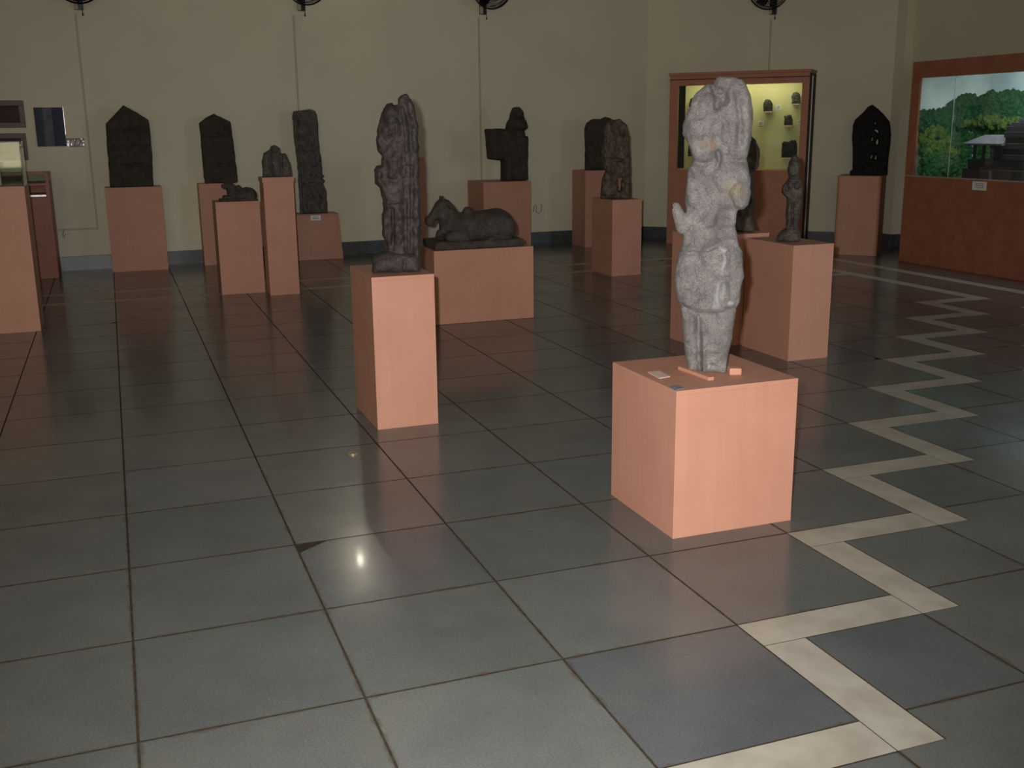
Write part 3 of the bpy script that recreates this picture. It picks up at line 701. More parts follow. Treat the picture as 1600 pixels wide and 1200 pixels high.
# ---------------------------------------------------------------- 6. leaning carved slab
lf = Face((at_y(490, 334, wY+0.15)[0], wY+0.15), H_W)
SLAB = [(458.7,174),(475.7,171),(485.7,170.6),(492.7,174),(496,185),(497,211),(500,233.5),(502.7,253),(504,273),(508,275),(503,278),(508,283),(505,287),(508.5,294),(511,316),(512,340),(469.5,340),(467,299),(464.4,259),(458.7,211),(456.7,182.5)]
sb_ = [('l',[(462,180),(465,230),(470,290),(473,334)],1.8,-.022),('l',[(466,212),(497,211)],1.4,-.02),('l',[(468,238),(500,236)],1.4,-.02),('l',[(470,262),(503,260)],1.4,-.02),('l',[(472,288),(505,286)],1.4,-.02),('l',[(474,312),(509,310)],1.4,-.02)]
for (yy, x0_) in ((224, 470), (249, 472), (274, 475), (299, 477), (322, 479)):
    for k in range(3): sb_.append(('e', x0_+4+k*10, yy, 4, 8, .024))
sb_ += [('e', 478, 193, 11, 13, .022), ('n', 4, .012), ('n', 2.5, .006)]
o = carve('carved_slab', lf, SLAB, 0.0095, 0.07, 0.07, 0.04, sb_, rough=0.005, rcell=5, seed=61, edge_r=0.01, m=GREYSTONE)
tag(o, 'tall leaning grey slab with rows of carved panels on the low flared pedestal', 'sculpture')

# ---------------------------------------------------------------- 7, 8. pointed steles
ef = Face((at_y(346, 286, eY+0.10)[0], eY+0.10), H_E, turn=0.0)
STE = [(333.7,177.5),(347,184),(360,190),(362,205),(366,235),(370,265),(372,292),(320,292),(317,262),(314.5,232),(312.5,205),(310.7,192.5),(322,184)]
o = carve('pointed_stele', ef, STE, 0.0095, 0.05, 0.04, 0.02, [('l',[(313,212),(363,210)],1.5,-.014),('l',[(315,234),(366,232)],1.5,-.014),('l',[(318,258),(369,256)],1.5,-.014),('e',337,200,13,8,.014),('e',338,222,18,8,.012),('e',341,246,18,9,.012),('e',343,270,18,10,.012),('n',5,.007),('n',3,.004)], rough=0.003, seed=71, edge_r=0.01, m=DARKSTONE)
tag(o, 'narrower dark pointed stele at the back wall, behind the calf carving', 'stele')
vf = Face((at_y(206, 292, vY+0.14)[0], vY+0.14), H_V, turn=0.0)
STV = [(192.5,164),(212,175),(232.5,187.5),(234.5,200),(238,245),(240.5,300),(172.5,300),(169,250),(165,200),(165,193.7),(178,180)]
o = carve('pointed_stele', vf, STV, 0.0095, 0.05, 0.05, 0.02, [('l',[(166,206),(235,202)],1.5,-.014),('l',[(169,232),(237,228)],1.5,-.014),('l',[(171,260),(239,257)],1.5,-.014),('e',199,190,18,12,.014),('e',202,217,26,10,.012),('e',204,244,26,12,.012),('e',206,274,20,13,.018),('n',5,.007),('n',3,.004)], rough=0.003, seed=75, edge_r=0.01, m=DARKSTONE)
tag(o, 'broad dark pointed stele on the wide pedestal near the wall pictures', 'stele')

# ---------------------------------------------------------------- 9. L-shaped stone with a finial
Lf = Face((at_y(800, 283, lY+0.28)[0], lY+0.28), H_L, turn=0.0)
LST = [(808,167),(812.4,172),(815.6,182),(820,190),(821,200),(817,205),(817.6,211),(821.6,213),(821.6,240),(821,252),(822,290),(785,290),(785,250),(764,249),(759.6,202),(776,200.6),(792,202),(793.6,194),(798,186),(800,176),(804,168)]
o = carve('finial_stone', Lf, LST, 0.0095, 0.13, 0.13, 0.06, [('l',[(793,203),(819,205)],2,-.02),('l',[(798,185),(816,186)],1.6,-.02),('e',807,196,13,9,.03),('e',807,177,8,9,.02),('l',[(762,212),(820,214)],1.5,-.012),('n',6,.008)], rough=0.004, seed=81, edge_r=0.012, m=DARKSTONE)
tag(o, 'dark L-shaped stone block with a knobbed finial, behind the large bull', 'sculpture')

# ---------------------------------------------------------------- 10, 11. round-topped stone and pierced carving
of = Face((at_y(938, 268, c2Y+0.2)[0], c2Y+0.2), H_CB)
ROU = [(914,275),(913.5,220),(913,200),(917,192),(923,187),(930,185),(938,186),(946,183),(953,184),(959,188),(963,196),(964,215),(964,275)]
o = carve('round_topped_stone', of, ROU, 0.0095, 0.08, 0.08, 0.06, [('e',938,215,16,20,.02),('e',938,250,18,14,.02),('n',5,.01)], rough=0.005, seed=91, edge_r=0.012, m=DARKSTONE)
tag(o, 'dark round-topped stone behind the pierced weathered carving', 'sculpture')
pf = Face((at_y(963, 311, cY+0.24)[0], cY+0.24), H_CF)
PIE = [(968,186),(978,194),(983,212),(984,235),(984.4,260),(985,290),(985.6,318),(938,318),(939,292),(943,274),(946,268),(942,256),(940,248),(941,228),(943,204),(947,194),(954,188),(961,188)]
o = carve('pierced_carving', pf, PIE, 0.0075, 0.085, 0.07, 0.04, [('e',962,215,9,12,.03),('e',968,228,7,9,.025),('e',956,235,8,14,.02),('e',960,196,9,8,.018),('e',972,205,6,9,-.03),('e',960,222,3,8,-.03),('e',966,250,8,3,-.035),('l',[(944,205),(946,240),(950,262)],2.5,.015),('e',955,265,9,8,.025),('e',952,295,12,12,.02),('l',[(940,302),(985,303)],2,.014),('l',[(977,205),(979,250),(979,300)],2.5,.015),('e',950,225,3,8,-.02),('n',4,.012),('n',2.5,.006)], holes=[[(964.5,277),(972,276),(970.5,289),(969,300),(965.5,296),(964,286)]], rough=0.006, rcell=4, fine=0.003, seed=95, edge_r=0.01, m=TANSTONE)
tag(o, 'weathered tan carving with a hole through it, left of the lit corner case', 'sculpture')

# ---------------------------------------------------------------- 12, 13. standing figures before the case
def woman(face, dx, label, seed, mirror=None):
    def q(x, y): return (x+dx if mirror is None else mirror-(x-1239), y)
    root = thing('standing_figure', label, 'sculpture', (face.o[0], face.o[1], face.z0), face.ang)
    W = [(1238,241.5),(1244,241.7),(1248.5,249),(1251,263.5),(1248.7,275.5),(1253,284.5),(1254,300),(1252.5,316),(1249.5,332.5),(1247,347.5),(1248,372),(1227,372),(1228.5,355),(1227.7,334),(1229,316),(1228.5,308.5),(1221.7,299.5),(1223,290.5),(1230,281.5),(1233.7,277),(1231,265),(1233,253),(1237.5,244.7)]
    bw = [('e',1240,262,8,12,.03),('e',1241,249,6,8,.02),('e',1238,264,2,2.5,-.012),('e',1243,264,2,2.5,-.012),('e',1235,288,5,6,.03),('e',1245,288,5,6,.03),('e',1240,300,9,14,.02),('l',[(1225,288),(1224,299),(1233,307)],3.2,.025),('l',[(1251,286),(1251,310)],2.5,.018),('l',[(1229,315),(1251,315)],1.8,.018),('e',1234,334,5,20,.022),('e',1243,334,5,20,.022),('l',[(1238.5,318),(1238,352)],1.4,-.02),('l',[(1231,277),(1249,277)],1.8,-.022),('n',4,.009)]
    bw2 = []
    for b in bw:
        if b[0] == 'e': x, y = q(b[1], b[2]); bw2.append(('e', x, y, *b[3:]))
        elif b[0] == 'l': bw2.append(('l', [q(*p) for p in b[1]], *b[2:]))
        else: bw2.append(b)
    dyp = woman.dy
    sh = lambda L: [(x, y+dyp) for x, y in L]
    bw2 = [(b[0], b[1], b[2]+dyp, *b[3:]) if b[0] == 'e' else (('l', sh(b[1]), *b[2:]) if b[0] == 'l' else b) for b in bw2]
    carve('figure', face, sh([q(*p) for p in W]), 0.0055, 0.075, 0.06, 0.022, bw2, rough=0.004, rcell=5, fine=0.0025, seed=seed, edge_r=0.01, m=FIGSTONE, parent=root)
    B = [(1224,358),(1232,354),(1247,355),(1249,361),(1250,366),(1250.5,380),(1213.5,380),(1214,370),(1215,367)]
    carve('base_block', face, sh([q(*p) for p in B]), 0.0065, 0.11, 0.10, 0.03, [('l',[q(1216,366+dyp), q(1249,364+dyp)],2,.012),('n',4,.008)], rough=0.005, seed=seed+2, edge_r=0.01, m=FIGSTONE, parent=root)
    return root
woman.dy = 0
wf1 = Face((at_y(1232, 378, rY+0.27)[0], rY+0.27), H_R)
woman(wf1, 0, 'small brown standing stone figure on the pedestal in front of the lit case', 101)
wf2 = Face((at_y(1160, 366, r2Y+0.2)[0], r2Y+0.2), H_R2)
W2 = thing('standing_figure', 'brown standing stone figure mostly hidden behind the pale granite statue', 'sculpture', (wf2.o[0], wf2.o[1], H_R2), wf2.ang)
SEC = [(1158,209),(1170,210),(1180,217),(1187,233),(1186.5,250),(1184,262),(1178,269),(1177.5,295),(1180,315),(1175,332),(1174,372),(1146,372),(1147,330),(1146,300),(1140,285),(1141,272),(1137,250),(1140,225),(1148,213)]
carve('figure', wf2, SEC, 0.007, 0.085, 0.06, 0.03, [('e',1162,238,10,14,.03),('e',1162,222,8,9,.02),('l',[(1181,225),(1183,250),(1179,262)],3,.02),('l',[(1142,228),(1141,250),(1145,262)],3,.02),('e',1162,290,12,24,.02),('l',[(1147,312),(1178,312)],2,.016),('e',1156,335,6,22,.02),('e',1168,335,6,22,.02),('n',5,.012)], rough=0.004, rcell=5, fine=0.0025, seed=111, edge_r=0.01, m=FIGSTONE, parent=W2)
carve('base_block', wf2, [(1144,338),(1152,333),(1172,333),(1176,345),(1178,352),(1178.5,372),(1138,372),(1138,350)], 0.008, 0.12, 0.09, 0.03, [('n',5,.01)], rough=0.005, seed=113, edge_r=0.01, m=FIGSTONE, parent=W2)

# ---------------------------------------------------------------- 14. black pierced stele in the corner
kf2 = Face(tuple(cen), H_B)
BLK = [(1363,163),(1372,170),(1380,178),(1390,190),(1392,208),(1391,225),(1389,240),(1387,260),(1386,282),(1327,282),(1328,267),(1332,265),(1332,230),(1331,215),(1332.4,196),(1336,187),(1348,176),(1356,167)]
holes = [[(1366.5,191),(1368,191),(1368,195),(1366.8,195)],[(1365,201),(1372,204),(1372,208),(1368,205)],[(1362,214),(1364,214.5),(1362.5,222),(1360.8,221)],[(1370,216),(1372,220),(1371.5,226),(1367.8,225),(1369,220)],[(1362.5,240),(1363.5,242),(1361,248),(1358.8,247)],[(1369,240),(1369.5,250),(1366,248),(1367.5,244)],[(1348.5,260.5),(1350,260.5),(1350,263),(1348.5,263)]]
o = carve('black_stele', kf2, BLK, 0.0075, 0.05, 0.06, 0.04, [('l',[(1340,195),(1340,262)],4,.02),('l',[(1384,195),(1382,262)],4,.02),('l',[(1340,192),(1362,174),(1384,192)],4,.02),('e',1362,210,9,16,.03),('e',1362,238,9,18,.025),('n',5,.008)], holes=holes, rough=0.0015, fine=0.001, seed=121, edge_r=0.012, m=BLACKSTONE)
tag(o, 'black pointed stele with small openings cut through, in the corner beside the diorama', 'stele')

# ================================================================== CORNER DISPLAY CASE (on the diagonal wall)
CA = np.array([6.93, 9.93]); CL, CD, CHT = 1.76, 0.45, 2.17
cf = Face(CA, 0.0, turn=-math.pi/4)
case = thing('display_case', 'tall salmon display case with a lit yellow interior against the diagonal wall', 'display case', (CA[0], CA[1], 0), -math.pi/4)
u0 = cf(1058, 200)[0]; u1 = cf(1250, 200)[0]; zb_ = cf(1150, 266)[1]; zt_ = cf(1150, 132)[1]
box('base_panel', 0, CL, 0, CD, 0.0, zb_, CASEWOOD, case, 0.006)
box('post', 0, u0, 0, 0.05, zb_, CHT-.02, CASEWOOD, case, 0.005)
box('post', u1, CL, 0, 0.05, zb_, CHT-.02, CASEWOOD, case, 0.005)
box('top_rail', u0, u1, 0, 0.05, zt_, CHT-.02, CASEWOOD, case, 0.004)
box('top_board', -0.015, CL+.015, -0.015, CD, CHT-.02, CHT+.015, CASEWOOD, case, 0.006)
box('trim_line', 0.0, CL, -0.006, 0.0, CHT-.075, CHT-.066, BLACKWOOD, case)
box('back_panel', 0.02, CL-.02, CD-.02, CD-.002, zb_, CHT-.02, YELLOW, case)
box('side_panel', 0, .018, 0.05, CD, zb_, CHT-.02, YELLOW, case)
sp_ = box('side_panel', CL-.018, CL, 0.05, CD, zb_, CHT-.02, YELLOW, case)
ds = box('side_cover', CL, CL+.008, 0.04, CD-.01, 0.05, CHT-.03, BLACKWOOD, case)
box('side_strip', CL+.008, CL+.014, 0.16, 0.2, 0.1, CHT-.06, METAL, ds)
box('dark_reflection_strip', u0, u0+.085, 0.052, 0.06, zb_+.02, zt_, BLACKWOOD, case)  # black strip painted in place of the reflection at the glass edge
box('glass_pane', u0-.01, u1+.01, 0.02, 0.026, zb_, zt_, GLASS, case)
box('tube_lamp', u0+.1, u1-.1, 0.07, 0.095, CHT-.06, CHT-.035, emit('case_tube', (1.0, 0.95, 0.6), 3.0), case)
lc = lamp('display_case_light', 'AREA', (0, 0, 0), 4.5, (1.0, 0.95, 0.62), shape='RECTANGLE', size=1.3, size_y=0.05)
lc.parent = case; lc.location = (CL/2, 0.12, CHT-.07); lc.rotation_euler = (math.radians(25), 0, 0)
def inplane(depth):
    o = CA+DN*depth; return Face(o, 0.0, turn=-math.pi/4)
ci = inplane(CD-.10); cb_ = inplane(CD-.022)
def small_carving(pts_, label, seed, m, short=''):
    yb2 = max(p[1] for p in pts_); xm = sum(p[0] for p in pts_)/len(pts_)
    u, z = ci(xm, yb2); fc = Face(ci.o+ci.u*u, z, turn=-math.pi/4)
    o = carve('small_carving', fc, pts_, 0.004, 0.04, 0.035, 0.03, [('e', xm, (min(p[1] for p in pts_)+yb2)/2, 4, 7, .015), ('n', 4, .006)], rough=0.003, rcell=4, seed=seed, edge_r=0.01, m=m)
    tag(o, label, 'sculpture')
    b = thing('shelf_bracket', 'little pale bracket under the '+short, 'bracket', (fc.o[0], fc.o[1], z), -math.pi/4)
    wd = (max(p[0] for p in pts_)-min(p[0] for p in pts_))*fc.m/2
    box('plate', -wd, wd, -.045, .08, -.014, -.002, PALECARD, b, 0.002)
    box('stem', -.012, .012, .0, .08, -.06, -.014, PALECARD, b)
    return o
small_carving([(1193,174),(1193,161),(1196,156),(1200,155),(1204,156.5),(1207,162),(1207,174)], 'arched dark carving on the yellow case wall beside a white card', 131, DARKSTONE, 'arched dark carving in the yellow case')
small_carving([(1237.5,162),(1237.5,150),(1240,145),(1245,144),(1250,147),(1251,162)], 'grey-green carving in the top corner of the yellow case', 133, GREYSTONE, 'grey-green carving in the yellow case')
small_carving([(1225,196),(1226,186),(1225,181),(1230,181),(1232,179),(1236,180),(1238.5,187),(1238.5,196)], 'jagged small dark carving in the yellow case above the large dark block', 135, DARKSTONE, 'jagged small carving in the yellow case')
small_carving([(1221,246),(1222,224),(1225,220.5),(1232,222),(1238,219),(1243,219),(1245,225),(1245,246)], 'large dark block carving in the yellow case above the small standing figure', 137, BLACKSTONE, 'large dark block in the yellow case')
small_carving([(1077,167),(1078,157),(1081,153),(1085,153),(1089,158),(1089,167)], 'dark carving in the yellow case, upper one half behind the pale statue', 139, DARKSTONE, 'upper dark carving half behind the pale statue')
small_carving([(1075,244),(1076,228),(1080,216),(1086,217),(1089,230),(1089,244)], 'dark carving in the yellow case, lower one half behind the pale statue', 141, DARKSTONE, 'lower dark carving half behind the pale statue')
def card(label, x0, y0, x1, y1):
    a_ = cb_(x0, y1); b_ = cb_(x1, y0); c = ((a_[0]+b_[0])/2, (a_[1]+b_[1])/2); p = cb_.o+cb_.u*c[0]
    t = thing('label_card', label, 'label', (p[0], p[1], c[1]), -math.pi/4)
    hw, hh = abs(b_[0]-a_[0])/2, abs(b_[1]-a_[1])/2
    box('card', -hw, hw, -.004, 0.0, -hh, hh, CARD, t)
    for k in range(3): box('print_line', -hw*.7, hw*(.7-.2*k), -.0048, -.004, hh*(.45-.45*k)-.003, hh*(.45-.45*k)+.003, INK, t)
card('white card in the yellow case beside the arched dark carving', 1212, 164, 1221, 172)
card('white card in the yellow case, below the arched dark carving', 1184.5, 189, 1194, 196.5)
card('white card in the yellow case beside the jagged small carving', 1246, 187, 1254, 194)

# ================================================================== DIORAMA ON THE RIGHT WALL
XD = 8.42
dy1 = at_x(1427, 97, XD)[1]; dy0 = 3.4
dzt = at_x(1427, 97, XD)[2]; ozt = at_x(1500, 118, XD)[2]; ozb = at_x(1500, 278, XD)[2]
oy1 = at_x(1432, 200, XD)[1]
DW = XR-0.0-XD
dio = thing('diorama_case', 'large salmon wall case holding a lit landscape diorama with trees and a temple', 'diorama', (XD, dy1, 0))
def dbx(name, x0, x1, y0, y1, z0, z1, m, parent=dio, bev=0.0):          # y measured from the far end towards the viewer
    return box(name, x0, x1, -y1, -y0, z0, z1, m, parent, bev)
Ld = dy1-dy0; e1 = dy1-oy1
dbx('lower_panel', 0, 0.03, 0, Ld, 0, ozb, BROWNWOOD, bev=0.004)
dbx('top_fascia', 0, 0.03, 0, Ld, ozt, dzt, BROWNWOOD, bev=0.004)
dbx('end_post', 0, 0.03, 0, e1, ozb, ozt, BROWNWOOD, bev=0.003)
dbx('end_post', 0, 0.03, Ld-.06, Ld, ozb, ozt, BROWNWOOD, bev=0.003)
dbx('sill_trim', -0.012, 0.0, 0.02, Ld, ozb-.012, ozb, MARBLE)
dbx('roof_board', 0.03, DW-.02, 0.0, Ld, dzt-.03, dzt, BROWNWOOD)
dbx('end_panel', 0.03, DW-.02, 0.0, 0.02, 0, dzt-.03, BROWNWOOD)
dbx('end_panel', 0.03, DW-.02, Ld-.02, Ld, 0, dzt-.03, BROWNWOOD)
dbx('ground_board', 0.03, DW-.02, 0.02, Ld-.02, ozb-.06, ozb-.03, simple('diorama_earth', (0.20, 0.17, 0.13), (0.13, 0.12, 0.08), 9, 0.9, 0.1))
# curved painted backdrop
def sky_mat():
    m, nt, b = mat('painted_sky'); n = noise(nt, 1.6, 5, 0.55)
    r = ramp(nt, n.outputs[0], [(0.32, (0.30, 0.42, 0.50)), (0.46, (0.45, 0.54, 0.54)), (0.62, (0.62, 0.68, 0.66))])
    nt.links.new(r.outputs[0], b.inputs['Base Color']); b.inputs['Roughness'].default_value = 0.9; b.inputs['Specular IOR Level'].default_value = 0.1; return m
xb = DW-.06; path = [(0.035, -0.03)]; rc = 0.22
path.append((xb-rc, -0.03))
for k in range(1, 9):
    a_ = math.pi/2*(1-k/8); path.append((xb-rc+rc*math.cos(a_), -0.03-rc+rc*math.sin(a_)))
path.append((xb, -Ld+.03))
outer = [(path[0][0], -.024)]+[(xb-rc, -.024)]+[(xb-rc+(rc+.006)*math.cos(math.pi/2*(1-k/8)), -.03-rc+(rc+.006)*math.sin(math.pi/2*(1-k/8))) for k in range(1, 9)]+[(xb+.006, -Ld+.03)]
bm = bmesh.new(); n_ = len(path)
R4 = [[bm.verts.new((x, y, z)) for x, y in P_] for P_ in (path, outer) for z in (ozb-.05, dzt-.032)]
for i in range(n_-1):
    bm.faces.new([R4[0][i], R4[0][i+1], R4[1][i+1], R4[1][i]]); bm.faces.new([R4[2][i], R4[3][i], R4[3][i+1], R4[2][i+1]])
    bm.faces.new([R4[1][i], R4[1][i+1], R4[3][i+1], R4[3][i]]); bm.faces.new([R4[0][i], R4[2][i], R4[2][i+1], R4[0][i+1]])
for i in (0, n_-1): bm.faces.new([R4[0][i], R4[1][i], R4[3][i], R4[2][i]])
link('painted_backdrop', from_bm('backdrop', bm), sky_mat(), dio)
gm = (Ld)/2
ysplit = dy1-at_x(1484, 220, XD)[1]
dbx('glass_pane', 0.012, 0.017, e1, ysplit+.01, ozb, ozt, GLASS); dbx('glass_pane', 0.019, 0.024, ysplit-.01, Ld-.06, ozb, ozt, GLASS)
dbx('pane_edge_glint', 0.008, 0.012, ysplit, ysplit+.008, ozb, ozt, simple('painted_edge_glint', (0.5, 0.6, 0.62), None, 9, 0.3, 0.5))  # pale colour imitates light caught along the join of the panes
dbx('tube_lamp', 0.05, 0.075, 0.5, Ld-.3, dzt-.07, dzt-.045, emit('diorama_tube', (0.85, 0.95, 1.0), 3.0))
ld = lamp('diorama_light', 'AREA', (0, 0, 0), 26, (0.86, 0.96, 1.0), shape='RECTANGLE', size=0.06, size_y=2.2)
ld.parent = dio; ld.location = (0.10, -1.85, dzt-.09); ld.rotation_euler = (0, math.radians(-32), 0)
# trees: clumps of foliage standing before the backdrop
def treeline(x):
    P = [(1425,178),(1440,174),(1455,173),(1470,169),(1480,167),(1490,158),(1505,149),(1515,147),(1527,151),(1540,146),(1552,141),(1565,143),(1580,141),(1600,142),(1640,150),(1760,156)]
    for (a0, b0), (a1, b1) in zip(P, P[1:]):
        if a0 <= x <= a1: return b0+(b1-b0)*(x-a0)/(a1-a0)
    return 160
def backdrop_hit(x, y):
    p = at_y(x, y, dy1-0.04)
    q = at_x(x, y, XD+xb-.01)
    P = p if np.linalg.norm(p-CAM) < np.linalg.norm(q-CAM) else q
    return P
clumps = {'d': [], 'm': [], 'y': []}
rnd = random.Random(5)
for i in range(3600):
    x = rnd.uniform(1426, 1740); y0_ = treeline(x); y = y0_+3+(285-y0_)*rnd.random()
    if x > 1735: continue
    P = backdrop_hit(x, y); f_ = (y-y0_)/(285-y0_)
    v = P-CAM; v /= np.linalg.norm(v); P = P-v*((0.04+0.26*f_*rnd.uniform(0.6, 1.0)+0.03*rnd.random()) if not (x > 1492 and y > 196) else 0.03)
    yel = ((x-1462)/26)**2+((y-214)/16)**2 < 1 or ((x-1552)/48)**2+((y-192)/11)**2 < 1 or ((x-1470)/40)**2+((y-236)/8)**2 < .8
    kk = 'y' if yel and rnd.random() < .65 else ('m' if f_ > 0.45 and rnd.random() < .7 else 'd')
    P = P-np.array([XD, dy1, 0])
    if P[0] < 0.06: continue
    if P[2] < ozb-.03: continue
    clumps[kk].append((P, rnd.uniform(0.022, 0.045)))
ico = bmesh.new(); bmesh.ops.create_icosphere(ico, subdivisions=2, radius=1.0)
iv = np.array([v.co[:] for v in ico.verts]); ifc = [[v.index for v in f.verts] for f in ico.faces]; ico.free()
for kk, c1, c2 in (('d', (0.014, 0.055, 0.026), (0.028, 0.095, 0.038)), ('m', (0.035, 0.11, 0.032), (0.022, 0.075, 0.026)), ('y', (0.11, 0.14, 0.035), (0.06, 0.12, 0.034))):
    V_, F_ = [], []
    for (P, r_) in clumps[kk]:
        jit = 1+0.34*(np.random.rand(len(iv), 1)-.5)*2; b0 = len(V_)
        V_ += (iv*jit*r_*np.array([1, 1, 1.15])+P).tolist(); F_ += [[b0+j for j in f] for f in ifc]
    me = bpy.data.meshes.new('foliage'); me.from_pydata(V_, [], F_); me.update()
    o = link('foliage', me, simple('foliage_'+kk, c1, c2, 25, 0.9, 0.1), dio); o['kind'] = 'stuff'
# temple model
TST = simple('model_temple_stone', (0.055, 0.05, 0.06), (0.035, 0.033, 0.042), 30, 0.85, 0.2)
TRF = simple('model_temple_roof', (0.13, 0.12, 0.13), (0.10, 0.09, 0.10), 30, 0.85, 0.2)
XT = XD+0.16
def tz(x, y): p = at_x(x, y, XT); return p[1], p[2]
tyl = tz(1506, 262)[0]; tzb = ozb-.03; tem = thing('temple_model', 'small dark stone temple model with pillared porch inside the diorama', 'model', (XT, tyl, tzb))
def tb2(name, y0, y1, z0, z1, x0, x1, m=TST, parent=tem, bev=0.004): return box(name, x0, x1, -(y1), -(y0), z0, z1, m, parent, bev)
zp = tz(1520, 249)[1]-tzb; ze = tz(1512, 224)[1]-tzb; zr = tz(1555, 211)[1]-tzb
tw0 = tyl-tz(1568, 230)[0]; tw1 = tw0+0.62; zt2 = tz(1585, 197)[1]-tzb
tb2('plinth', 0.0, tw1+.05, 0, zp*.55, -.02, .30); tb2('plinth', 0.05, tw1, zp*.55, zp, .0, .28); tb2('step', 0.30, 0.42, 0, zp*.5, -.06, -.02)
tb2('rear_wall', 0.22, tw0, zp, ze, .12, .26)
for k in range(4):
    for xx in (0.02,):
        bm = bmesh.new(); bm_lathe(bm, [(.022, 0), (.022, .02), (.014, .03), (.016, .08), (.013, .1), (.024, ze-zp)], 10)
        o = link('pillar', from_bm('pillar', bm), TST, tem); o.location = (xx+.02, -(0.09+k*(tw0-.12)/3.2), zp)
bm = bmesh.new()
P0 = [(-.05, -.0, ze), (-.05, -(tw0+.02), ze), (.30, -(tw0+.02), ze), (.30, 0, ze)]; P1 = [(.08, -.17, zr), (.08, -(tw0+.02), zr), (.2, -(tw0+.02), zr), (.2, -.17, zr)]
va = [bm.verts.new(p) for p in P0]; vb = [bm.verts.new(p) for p in P1]; vc = [bm.verts.new((p[0], p[1], p[2]-.018)) for p in P0]
for i in range(4):
    j = (i+1) % 4; bm.faces.new([va[i], va[j], vb[j], vb[i]]); bm.faces.new([vc[i], vc[j], va[j], va[i]])
bm.faces.new(vb); bm.faces.new(vc)
link('roof', from_bm('roof', bm), TRF, tem)
for k in range(6):
    z0_ = zp+(zt2-zp)*k/6; s_ = 0.012*(k % 2)
    tb2('tower_tier', tw0+s_, tw1-s_, z0_, zp+(zt2-zp)*(k+1)/6, -.01+s_, .27-s_)
for k in range(3): tb2('roof_tier', tw0+.04+.07*k, tw1-.04-.07*k, zt2+.035*k, zt2+.035*(k+1), .03+.03*k, .23-.03*k)
# paper note taped to the lower panel
n0 = at_x(1520, 283, XD); n1 = at_x(1541, 298, XD)
nt_ = thing('paper_note', 'small white paper note stuck under the diorama window', 'note', (XD-.001, (n0[1]+n1[1])/2, (n0[2]+n1[2])/2))
hw, hh = abs(n0[1]-n1[1])/2, abs(n0[2]-n1[2])/2
box('sheet', -.002, 0, -hw, hw, -hh, hh, CARD, nt_)
for k in range(3): box('print_line', -.0028, -.002, -hw*.6, hw*.6, hh*(.5-.4*k)-.003, hh*(.5-.4*k)+.003, INK, nt_)

# ================================================================== LEFT SIDE: VITRINE, TABLE CASE, WALL PICTURES
vit = thing('glass_vitrine', 'clear frameless glass box on the tall salmon pedestal', 'vitrine', (gxr-.26, gY+.25, H_G))
vr = at_y(37, 289, gY+.03)[0]-(gxr-.26); vh = at_y(31.5, 222, gY+.03)[2]-H_G
for nm, a_ in (('glass_pane', (-.24, vr, -.22, -.214, .001, vh)), ('glass_pane', (-.24, vr, .194, .2, .001, vh)), ('glass_pane', (-.24, -.234, -.214, .194, .001, vh)), ('glass_pane', (vr-.006, vr, -.214, .194, .001, vh)), ('glass_lid', (-.24, vr, -.22, .2, vh, vh+.006))):
    box(nm, *a_, GLASS, vit)
EDGE = glass('green_glass_edge', (0.35, 0.5, 0.45))
box('glass_edge', vr, vr+.003, -.223, -.214, .001, vh+.006, EDGE, vit); box('glass_edge', -.24, vr, -.223, -.22, vh-.002, vh+.006, EDGE, vit)
# added blue-grey panel standing in for the bluish reflection in the glass
o = box('blue_reflection_panel', -.16, .10, -.02, -.012, 0, .17, simple('blue_reflection_tint', (0.10, 0.13, 0.20), (0.20, 0.23, 0.27), 14, 0.4, 0.4))
o.location = (gxr-.28, gY+.30, H_G); tag(o, 'added blue-grey panel imitating the bluish reflection in the glass vitrine', 'panel')

iY = 9.77; ixr = g(93, 435)[0]; iH = pzh(82, 307, iY); iG = pzh(82, 270, iY); iR = pzh(82, 290, iY)
tc_ = thing('table_case', 'brown table display case with a glazed top behind the vitrine pedestal', 'display case', (ixr-.45, iY+.29, 0))
box('cabinet', -.45, .45, -.29, .29, 0, iH, BROWNWOOD, tc_, 0.006)
box('drawer_rail', -.45, .45, -.29, .29, iR, iR+.03, BROWNWOOD, tc_, 0.003)
for xx in (-.45, .415):
    box('end_block', xx, xx+.035, -.29, .29, iH, iR, BROWNWOOD, tc_)
box('tray', -.41, .41, -.26, .27, iH, iH+.02, METAL, tc_)
box('back_board', -.41, .41, .27, .29, iH, iR, BROWNWOOD, tc_)
for xx in (-.45, .42):
    for yy in (-.29, .26): box('corner_post', xx, xx+.03, yy, yy+.03, iR+.03, iG-.02, BROWNWOOD, tc_)
for a_ in ((-.45, .45, -.29, -.265), (-.45, .45, .265, .29), (-.45, -.425, -.265, .265), (.425, .45, -.265, .265)): box('top_rail', *a_, iG-.02, iG, BROWNWOOD, tc_)
box('glass_lid', -.425, .425, -.265, .265, iG-.012, iG-.006, GLASS, tc_)
for a_ in ((-.42, .42, -.285, -.28), (-.42, .42, .28, .285)): box('glass_pane', *a_, iR+.03, iG-.02, GLASS, tc_)

